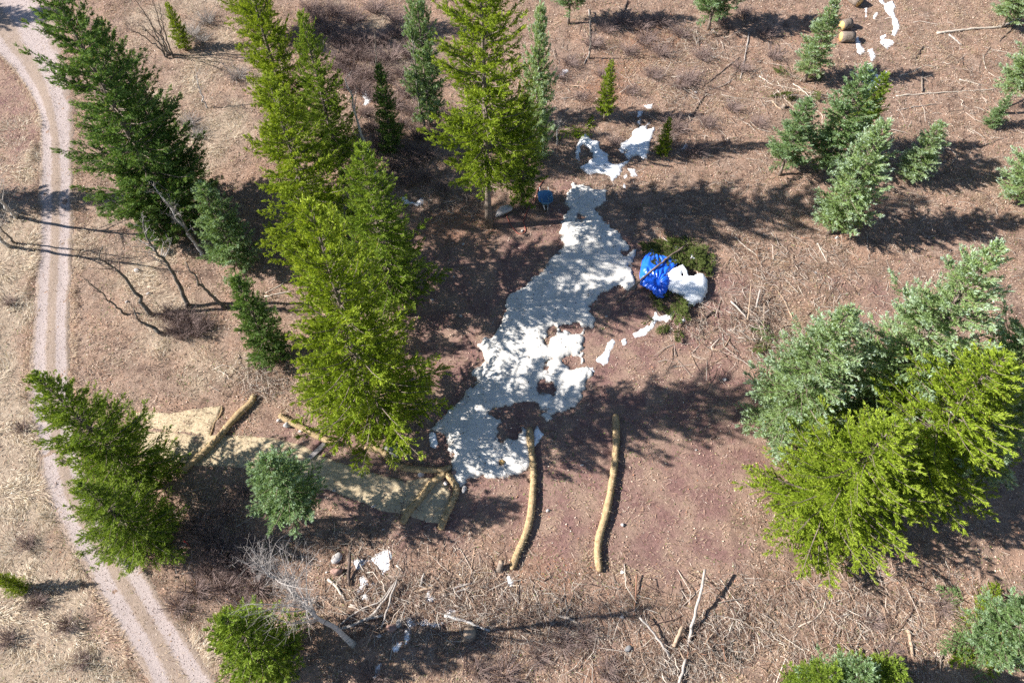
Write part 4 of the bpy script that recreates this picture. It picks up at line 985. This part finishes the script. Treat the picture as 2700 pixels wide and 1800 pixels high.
# ------------------------------------------------------------------ rocks
def rock_mesh(seed, flat=.65, jag=.35):
    g = np.random.default_rng(seed); nu, nv = 10, 7
    V = [(0, 0, -1)]
    for j in range(1, nv):
        ph = math.pi*j/nv-math.pi/2
        for i in range(nu):
            a = 2*math.pi*i/nu; V.append((math.cos(ph)*math.cos(a), math.cos(ph)*math.sin(a), math.sin(ph)))
    V.append((0, 0, 1)); V = np.array(V)
    for _ in range(9):
        d = nrm(g.normal(0, 1, 3)); lim = g.uniform(.45, .85); k = V@d; V = V-np.maximum(k-lim, 0)[:, None]*d[None]
    V *= (1+jag*.25*(g.random((len(V), 1))-.5)); V *= [1, g.uniform(.6, .9), flat]
    F = [(0, 1+(i+1) % nu, 1+i) for i in range(nu)]
    for j in range(nv-2):
        for i in range(nu):
            a = 1+j*nu+i; b = 1+j*nu+(i+1) % nu; F += [(a, b, b+nu), (a, b+nu, a+nu)]
    e = 1+(nv-2)*nu; F += [(e+i, e+(i+1) % nu, len(V)-1) for i in range(nu)]
    return V, np.array(F)
ROCKS = [
 ('large pale boulder at the foot of the tall trunked spruce', 1326, 562, .75, .55, .5, 'rock'),
 ('white stone at the left end of the central straw wattle', 739, 1108, .24, .9, .3, 'rock'),
 ('round pale stone under the central straw wattle', 758, 1122, .27, .9, .8, 'rock'),
 ('small pale stone beside the central straw wattle', 793, 1136, .16, .7, .2, 'rock'),
 ('white stone at the head of the grey plank', 863, 1164, .17, .8, .5, 'rock'),
 ('pale block below the curved straw wattle', 1109, 1250, .28, .6, .1, 'rock'),
 ('pinkish stone where the two forked wattles meet', 1153, 1250, .20, .6, .4, 'redrock'),
 ('dark reddish stone at the corner of the large snow sheet', 1196, 1246, .29, .8, .4, 'redrock'),
 ('flat white stone between the forked wattles', 1175, 1272, .24, .5, .9, 'rock'),
 ('angular white stone below the foot of the snow sheet', 1223, 1290, .26, .6, 1.2, 'rock'),
 ('small grey stone on the edge of the long straw blanket near the round spruce', 880, 1292, .14, .8, 0, 'rock'),
 ('small grey stone on the lower edge of the long straw blanket', 985, 1333, .16, .7, .3, 'rock'),
 ('white pebble on shaded litter below the blanket', 1010, 1395, .11, .7, .3, 'rock'),
 ('large reddish boulder beside the dark snag', 888, 1510, .43, .75, .3, 'redrock'),
 ('pale half-buried boulder above the reddish boulder', 889, 1472, .38, .6, .9, 'rock'),
 ('white pebble left of the reddish boulder', 862, 1510, .11, .7, .2, 'rock'),
 ('low grey-brown boulder in the lower slash heap', 1035, 1655, .36, .6, .2, 'redrock'),
 ('slim grey boulder right of the low grey-brown boulder', 1052, 1645, .28, .9, 1.4, 'greyrock'),
 ('white pebble in shadow below the lower slash heap', 1001, 1677, .15, .9, .2, 'rock'),
 ('oval pale stone on grass below the straw wattles', 1445, 1345, .16, .6, .6, 'rock'),
 ('pale stone right of the long left wattle', 1534, 1226, .13, .6, .2, 'rock'),
 ('white stone on bare soil near the right-hand stand', 1910, 1001, .17, .7, .2, 'rock'),
 ('pale flat stone on shaded soil left of the right-hand stand', 1984, 1102, .24, .45, .1, 'rock'),
 ('grey stone on shaded soil below the pale flat stone', 1880, 1152, .17, .5, .4, 'redrock'),
 ('tiny pale stone on the shaded soil of the clearing', 1835, 1186, .08, .7, .4, 'rock'),
 ('white stone on straw grass between the leaning aspens', 393, 776, .17, .8, .4, 'rock'),
 ('pale stone on the straw slope above the aspen group', 362, 714, .22, .7, .3, 'rock'),
 ('whitish stone at the foot of the dark crooked aspen', 336, 797, .14, .7, .3, 'rock'),
 ('dark small stone in the deep shade left of the snow sheet', 1215, 833, .16, .8, .3, 'greyrock'),
 ('small white stone in the deep shade left of the snow sheet', 1222, 645, .12, .7, .3, 'rock'),
 ('flat white stone in the deep shade left of the snow sheet', 1196, 729, .13, .5, .3, 'rock'),
 ('pair-like white pebble at the shade edge of the central stand', 1138, 790, .14, .7, .3, 'rock'),
 ('pinkish pebble on shaded soil right of the large snow sheet', 1598, 835, .13, .7, .3, 'rock'),
 ('small block at the bottom of the red hose loop', 1377, 611, .13, 1., .2, 'rock'),
 ('tan stone lying on the foot of the large snow sheet', 1323, 1219, .22, .6, .2, 'cut'),
 ('white stone below the blue-green spruce cluster', 2205, 630, .18, .8, .2, 'rock'),
 ('pale stone on the upper slope beneath the grey dead pole', 1835, 245, .15, .7, .2, 'rock'),
 ('white stone below the red hollow at the slash slope', 1640, 1625, .16, .8, .2, 'rock'),
 ('small white stone on soil right of the last wattle', 1641, 1383, .13, .8, .3, 'rock'),
 ('pale stone on the verge left of the road', 52, 454, .13, .7, .3, 'rock'),
 ('pinkish small stone by the frame edge at the top right', 2150, 720, .16, .5, .3, 'rock'),
 ('flat pale rock on the litter at the lower middle', 1655, 1710, .26, .4, .4, 'greyrock'),
 ('pale stone beside the foot of the last straw wattle', 1640, 1507, .17, .5, .2, 'rock'),
]
for i, (lab, px, py, sz, fl, ro, mt) in enumerate(ROCKS):
    V, F = rock_mesh(700+i, fl); p = at(px, py); ex = .1 if 'snow sheet' in lab and 'foot of the large' in lab else 0
    if 'large pale boulder' in lab: V = V*[1.15, .8, 1.1]
    o = link('rock', mesh_np('rock', rotz(V*sz, ro), F), M[mt]); o.location = (p[0], p[1], float(gz(p[0], p[1]))+sz*fl*.45+ex)
    tag(o, lab, 'rock')

# ------------------------------------------------------------------ log rounds, stumps
def log_round(label, px, py, r_, L, az, tilt, seed, name='log_round'):
    p = at(px, py); g = np.random.default_rng(seed); d = np.array([math.cos(az)*math.cos(tilt), math.sin(az)*math.cos(tilt), math.sin(tilt)])
    c = np.array([p[0], p[1], float(gz(p[0], p[1]))]); root = empty(name, c); tag(root, label, 'log' if name == 'log_round' else 'stump')
    o = np.array([0, 0, r_*.85]) if name == 'log_round' else np.array([0, 0, -.1])
    a, b = (o-d*L/2, o+d*L/2) if name == 'log_round' else (o, o+d*(L+.1))
    V, F = one_tube([a, a+(b-a)*.33, a+(b-a)*.66, b], [r_, r_*1.02, r_*.98, r_] if name == 'log_round' else [r_*1.3, r_*1.1, r_, r_], 16, .07, seed)
    link('bark', mesh_np('bark', V, F), M['bark'], root)
    for e, s_ in ((a, -1), (b, 1)):
        if name != 'log_round' and s_ < 0: continue
        V, F = one_tube([e+d*s_*-.01, e+d*s_*.012], [r_*.93, r_*.93], 16, .05, seed)
        f = link('cut_face', mesh_np('cut_face', V, F), M['cut'] if name == 'log_round' else M['tan'], root)
    return root
log_round('sawn log round with orange cut face below the top-right blue spruce', 2226, 76, .42, .85, R(20), R(5), 1)
log_round('sawn log round at the top edge with tan cut face', 2251, 12, .45, .95, R(125), R(8), 2)
log_round('bark-covered log round lying lowest of the three', 2229, 110, .42, 1.1, R(0), 0, 3)
log_round('cut tree stump at the end of the mottled grey log', 1238, 1672, .36, .40, 0, R(88), 4, 'tree_stump')
log_round('short broken stump left of the nearest wattle foot', 1316, 1502, .16, .7, R(60), R(70), 5, 'tree_stump')
log_round('low weathered stump in the brush at the top right', 2065, 285, .16, .3, 0, R(85), 6, 'tree_stump')

# ------------------------------------------------------------------ grey blocks and plank
def boxthing(name, label, cat, px, py, dims, rz, mat, lift=0., tilt=0., group=None):
    p = at(px, py); V, F = box(0, 0, dims[2]/2, *dims, .02)
    o = link(name, mesh_np(name, V, F), mat); o.location = (p[0], p[1], float(gz(p[0], p[1]))+lift); o.rotation_euler = (R(10)+tilt, 0, rz)
    return tag(o, label, cat, group)
boxthing('paving_block', 'grey square paving block on top of the block stack', 'block', 1034, 1178, (.62, .55, .16), R(35), M['greyrock'], .20)
boxthing('paving_block', 'grey paving block forming the front of the block stack', 'block', 1036, 1199, (.42, .55, .16), R(38), M['greyrock'], .03)
boxthing('paving_block', 'grey paving block under the stack towards the spruce', 'block', 1022, 1186, (.5, .6, .16), R(32), M['greyrock'], .02)
boxthing('paving_block', 'dark grey paving block at the back of the block stack', 'block', 1050, 1184, (.4, .45, .2), R(20), M['greyrock'], .02, .1)
boxthing('plank', 'weathered grey board lying between the blanket and central spruce', 'board', 842, 1182, (1.65, .30, .07), R(52), M['plank'], .05)

# ------------------------------------------------------------------ wheelbarrow
B = at(1439, 556); B[2] = float(gz(B[0], B[1])); wb = empty('wheelbarrow', B); tag(wb, 'blue wheelbarrow standing at the top left of the large snow sheet', 'wheelbarrow')
wb.rotation_euler = (0, 0, R(4))
def ring_rows(rows):
    V = []; F = []; S = 24
    for (hx, hy, z, cyy, tz) in rows:
        for i in range(S):
            a = 2*math.pi*i/S; ca, sa = math.cos(a), math.sin(a); e = .55
            xx = hx*math.copysign(abs(ca)**e, ca); yy = hy*math.copysign(abs(sa)**e, sa)
            V.append((xx, cyy+yy, z+tz*yy))
    for k in range(len(rows)-1):
        for i in range(S):
            j = (i+1) % S; F.append((k*S+i, k*S+j, k*S+S+j, k*S+S+i))
    V = np.array(V); F = tri(np.array(F)); n = len(V); V = np.vstack([V, V[-S:].mean(0)]); F = np.vstack([F, [(n-S+i, n-S+(i+1) % S, n) for i in range(S)], ])
    return V, F
# wheel towards the camera (-y), handles uphill (+y)
rows = [(.30, .30, .36, .55, .0), (.44, .48, .62, .55, .04), (.52, .62, .84, .58, .05), (.545, .645, .86, .58, .05), (.55, .65, .84, .58, .05), (.515, .615, .825, .58, .05), (.42, .46, .62, .56, .04), (.28, .28, .39, .55, 0)]
V, F = ring_rows(rows); V0 = np.vstack([V]); 
tr_ = link('tray', mesh_np('tray', V, F, None, True), M['tray'], wb)
V, F = one_tube([(.28*math.cos(a), .55+.28*math.sin(a), .355) for a in np.linspace(0, 2*math.pi, 13)], [.02]*13, 5); 
link('rim', mesh_np('rim', V, F), M['steel'], tr_)
wheel = link('wheel', mesh_np('wheel', *one_tube([(-.05, 0, .2), (.05, 0, .2)], [.12, .12], 18)), M['white'], wb)
ty = [(0, .16*math.cos(a), .2+.16*math.sin(a)) for a in np.linspace(0, 2*math.pi, 25)]
link('tyre', mesh_np('tyre', *one_tube(ty, [.05]*25, 8, caps=False), None, True), M['rubber'], wheel)
for sx in (-1, 1):
    link('handle', mesh_np('handle', *one_tube([(sx*.10, -.05, .2), (sx*.2, .35, .33), (sx*.30, 1.1, .55), (sx*.32, 1.75, .72)], [.025]*4, 7)), M['white'], wb)
    link('leg', mesh_np('leg', *one_tube([(sx*.24, .75, .38), (sx*.26, .95, .0), (sx*.24, 1.15, .52)], [.02]*3, 6)), M['steel'], wb)
    link('fork', mesh_np('fork', *one_tube([(sx*.09, 0, .2), (sx*.10, -.22, .25), (sx*.16, .12, .5)], [.025]*3, 6)), M['white'], wb)

# ------------------------------------------------------------------ hose, marker flag
hp = zm([(1500,50),(1380,230),(1310,440),(1270,580),(1180,690),(1090,830),(1010,1040),(985,1110),(1020,1280),(1030,1380),(950,1450),(850,1440),(740,1330),(650,1210),(570,1040),(510,860)], 1280, 470, 9.8)
q = spline(W(hp), 60); P = np.column_stack([q, gz(q[:, 0], q[:, 1])+.05]); c = P[0].copy()
V, F = one_tube(P-c, np.full(60, .03), 6); o = link('hose', mesh_np('hose', V, F, None, True), M['hose']); o.location = c
tag(o, 'thin red hose looping on the ground between boulder and wheelbarrow', 'hose')
p = at(497, 1440); p[2] = float(gz(p[0], p[1])); fl = empty('marker_flag', p); tag(fl, 'small red marker flag in the dark brush right of the road spruce', 'flag')
link('pin', mesh_np('pin', *one_tube([(0, 0, -.1), (.01, 0, .4), (.02, 0, .85)], [.008]*3, 5)), M['tape'], fl)
uu, vv = np.meshgrid(np.linspace(0, 1, 6), np.linspace(0, 1, 4)); Vf = np.column_stack([(.02+.26*uu).ravel(), (.06*np.sin(uu*4)).ravel()-.10*uu.ravel(), (.85-.26*vv-.05*uu).ravel()])
ii = np.arange(24).reshape(4, 6); Ff = np.stack([ii[:-1, :-1], ii[:-1, 1:], ii[1:, 1:], ii[1:, :-1]], -1).reshape(-1, 4)
fo = link('flag', mesh_np('flag', Vf, Ff, None, True), M['flag'], fl); md = fo.modifiers.new('thickness', 'SOLIDIFY'); md.thickness = .006

# ------------------------------------------------------------------ ground cover (nobody could count it)
g = np.random.default_rng(2024)
def in_frame(x, y, m=60):
    P = np.column_stack([x, y, SLOPE*y])-CAM; z = P@FW; u = CX+FPX*P[:, 0]/z; v = CY-FPX*(P@UP)/z
    return (u > -m) & (u < 2700+m) & (v > -m) & (v < 1800+m)
def scatter(n):
    x = g.uniform(-48, 48, n); y = g.uniform(-22, 37, n); k = in_frame(x, y); return x[k], y[k]
# dry straw grass: one tapered blade = two triangles bent over
def blades(x, y, ln, wd, az, el, col, name, label, sink=.02):
    n = len(x); z = gz(x, y)-sink
    o = np.column_stack([x, y, z]); hd = np.column_stack([np.cos(az), np.sin(az), 0*az]); sd = np.column_stack([-np.sin(az), np.cos(az), 0*az])
    up = np.array([[0, 0, 1.]])
    m = o+hd*(ln*.5*np.cos(el))[:, None]+up*(ln*.55*np.sin(el))[:, None]
    t = o+hd*(ln*np.cos(el*.55))[:, None]+up*(ln*.62*np.sin(el))[:, None]
    V = np.stack([o, m+sd*(wd*.5)[:, None], m-sd*(wd*.5)[:, None], t], 1).reshape(-1, 3)
    k = np.arange(n)[:, None]*4
    F = np.vstack([k+[[0, 1, 2]], k+[[2, 1, 3]]])
    o_ = link(name, mesh_np(name, V, F, np.repeat(col, 4, 0)), M['grass'])
    return tag(o_, label, 'grass', kind='stuff')
i0x, i0y = 14, 14                                    # core of the ground grid starts after the far margin
ZGRID = np.stack([GS, GO, GR, polysd(GX, GY, ROADPOLY).reshape(GX.shape)], -1)[i0y:-14, i0x:-14]
def look(x, y):
    i = np.clip(((x+48)/.24).round().astype(int), 0, ZGRID.shape[1]-1); j = np.clip(((y+23)/.24).round().astype(int), 0, ZGRID.shape[0]-1)
    v = ZGRID[j, i]; return v[:, 0], v[:, 1], v[:, 2], v[:, 3]
x, y = scatter(1500000)
zs, zo, zr, rd_ = look(x, y)
tuft = sst(-.18, .28, fbm(x/.8, y/.8, 91, 3))
lowf = .25+1.5*sst(-.12, .25, fbm(x/4.5, y/4.5, 811, 3))
prob = np.clip(.95*zs+(.55*(1-zs)*(1-zo)+.20*zo*(1-zs))*lowf, 0, 1)*(.15+.85*tuft)
edge_l = np.exp(-((rd_+.20)/.35)**2)
prob = np.where(rd_ > .12, .015+.30*np.exp(-((rd_-1.3)/.22)**2), np.maximum(prob, .8*edge_l))
k = g.random(len(x)) < prob*.62
x, y, zs, zo, tuft, edge_l = x[k], y[k], zs[k], zo[k], tuft[k], edge_l[k]; n = len(x)
az = 2*np.pi*fbm(x/4., y/4., 95, 2)*1.2+.3+g.normal(0, .55, n)
ln = g.uniform(.22, .58, n)*(.50+.6*zs+.3*edge_l); el = np.clip(g.normal(.50, .28, n)+.25*edge_l+.25*(1-zs), .08, 1.3)
pal = np.array([(.64, .55, .42), (.52, .42, .30), (.74, .67, .55), (.32, .235, .15), (.25, .20, .10), (.17, .11, .08)])
pi = g.choice(6, n, p=[.32, .24, .18, .14, .05, .07]); col = pal[pi]*g.uniform(.75, 1.15, (n, 1))*(np.array([[.74, .66, .60]])*(1-zs)[:, None]+zs[:, None])
blades(x, y, ln, g.uniform(.012, .030, n), az, el, col, 'dry_grass', 'bleached dry grass matted over the slopes')
print('GRASS', n)
# leaf, bark and twig litter
x, y = scatter(900000)
zs, zo, zr, rd_ = look(x, y)
prob = (.30*zs+.95*(1-zs)*(1-zo)+.42*zo)*(.35+.65*sst(-.25, .25, fbm(x/1.1, y/1.1, 191, 3))); prob = np.where(rd_ > 0, .06, prob)
k = g.random(len(x)) < prob*.62
x, y, zs, zo, zr = x[k], y[k], zs[k], zo[k], zr[k]; n = len(x)
az = g.uniform(0, 2*np.pi, n); lng = g.random(n) < .38
L = np.where(lng, g.uniform(.15, .55, n), g.uniform(.05, .13, n)); wd = np.where(lng, g.uniform(.010, .024, n), L*g.uniform(.4, .8, n))
tl = g.normal(0, .28, n); z = gz(x, y)+g.uniform(.01, .06, n)+np.abs(tl)*L*.3
d = np.column_stack([np.cos(az)*np.cos(tl), np.sin(az)*np.cos(tl), np.sin(tl)]); s_ = nrm(np.column_stack([-np.sin(az), np.cos(az), g.normal(0, .5, n)]))
o = np.column_stack([x, y, z])
V = np.stack([o-d*(L*.5)[:, None], o+s_*(wd*.5)[:, None], o+d*(L*.5)[:, None], o-s_*(wd*.5)[:, None]], 1).reshape(-1, 3); k4 = np.arange(n)[:, None]*4
F = k4+np.array([[0, 1, 2, 3]])
pal = np.array([(.53, .42, .32), (.40, .275, .19), (.28, .17, .115), (.46, .32, .235), (.16, .10, .07), (.62, .54, .45), (.37, .19, .115)])
col = pal[g.choice(7, n, p=[.2, .22, .17, .16, .10, .09, .06])]*g.uniform(.7, 1.15, (n, 1))
col = col*np.array([[1.02, .985, .98]]); rk = (g.random(n) < zr*.6); col[rk] = np.array([.42, .19, .09])
gk = (g.random(n) < .05); col[gk] = np.array([.16, .19, .06])
o_ = link('leaf_litter', mesh_np('leaf_litter', V, F, np.repeat(col, 4, 0)), M['litter']); tag(o_, 'brown leaf, bark and twig litter over the ground', 'litter', kind='stuff')
print('LITTER', n)
# gravel on the track
x, y = scatter(260000); rd_ = look(x, y)[3]; k = (rd_ > -.1); x, y = x[k], y[k]; n = len(x); 
sz = g.uniform(.012, .035, n); z = gz(x, y)+.045
T = np.array([(1, 0, 0), (-.5, .87, 0), (-.5, -.87, 0), (0, 0, .8)]); a = g.uniform(0, 6.28, n); ca, sa = np.cos(a), np.sin(a)
V = np.stack([np.column_stack([x+sz*(ca*t[0]-sa*t[1]), y+sz*(sa*t[0]+ca*t[1]), z+sz*t[2]]) for t in T], 1).reshape(-1, 3); k4 = np.arange(n)[:, None]*4
F = np.vstack([k4+[[0, 1, 3]], k4+[[1, 2, 3]], k4+[[2, 0, 3]]])
pal = np.array([(.46, .37, .345), (.36, .27, .245), (.56, .48, .45), (.26, .18, .155)]); col = pal[g.choice(4, n)]
o_ = link('gravel', mesh_np('gravel', V, F, np.repeat(col, 4, 0)), M['litter']); tag(o_, 'pinkish gravel loose on the dirt track', 'gravel', kind='stuff')
# dead stalks and forbs standing in the brush
x, y = scatter(60000); zs, zo, zr, rd_ = look(x, y); f = fbm(x/2.2, y/2.2, 611, 4)
k = (g.random(len(x)) < (.10+.9*sst(-.05, .28, f))*(1-.9*zo)*(1-.45*zs)*.55) & (rd_ < -.1); x, y = x[k], y[k]; m = 6; n = len(x)*m
X_ = np.repeat(x, m)+g.normal(0, .07, n); Y_ = np.repeat(y, m)+g.normal(0, .07, n)
pal = np.array([(.15, .085, .065), (.24, .15, .11), (.34, .25, .18), (.10, .06, .05), (.20, .12, .11)]); col = np.repeat(pal[g.integers(0, 5, len(x))], m, 0)*g.uniform(.7, 1.2, (n, 1))
blades(X_, Y_, g.uniform(.18, .48, n), g.uniform(.010, .022, n), g.uniform(0, 6.28, n), g.uniform(.5, 1.35, n), col, 'dead_stalks', 'dead brown stalks standing in the brush')
print('STALKS', n)
# small green weeds
x, y = scatter(60000); zs, zo, zr, rd_ = look(x, y); f = fbm(x/2.5, y/2.5, 333, 3); k = (g.random(len(x)) < sst(.05, .35, f)*(1-.6*zs)*.75) & (rd_ < 0)
x, y = x[k], y[k]; n = len(x)
col = np.array([(.10, .15, .035)])*g.uniform(.7, 1.8, (n, 1))
blades(x, y, g.uniform(.10, .22, n), g.uniform(.02, .05, n), g.uniform(0, 6.28, n), g.uniform(.3, 1., n), col, 'green_weeds', 'low green weeds and new grass in the litter')
# cones, needles and bark flecks fallen on the dirty snow
wm = W(MAIN); lo, hi = wm.min(0), wm.max(0); x = g.uniform(lo[0], hi[0], 5200); y = g.uniform(lo[1], hi[1], 5200); k = polysd(x, y, wm) > .2; x, y = x[k], y[k]; n = len(x)
cl = g.random(n)**7; L = .012+.07*cl; az = g.uniform(0, 6.28, n); z = gz(x, y)+.04+.13*1.12+.015
d = np.column_stack([np.cos(az), np.sin(az), 0*az]); s_ = np.column_stack([-np.sin(az), np.cos(az), 0*az]); o = np.column_stack([x, y, z])
V = np.stack([o-d*L[:, None], o+s_*(L*.4)[:, None], o+d*L[:, None], o-s_*(L*.4)[:, None], o+[0, 0, .02]], 1).reshape(-1, 3); k5 = np.arange(n)[:, None]*5
F = np.vstack([k5+[[0, 4, 3]], k5+[[3, 4, 2]], k5+[[2, 4, 1]], k5+[[1, 4, 0]]])
o_ = link('snow_debris', mesh_np('snow_debris', V, F, np.repeat(np.array([(.10, .075, .055)])*g.uniform(.5, 1.5, (n, 1)), 5, 0)), M['litter']); tag(o_, 'needles and bark flecks fallen on the dirty snow', 'debris', kind='stuff')
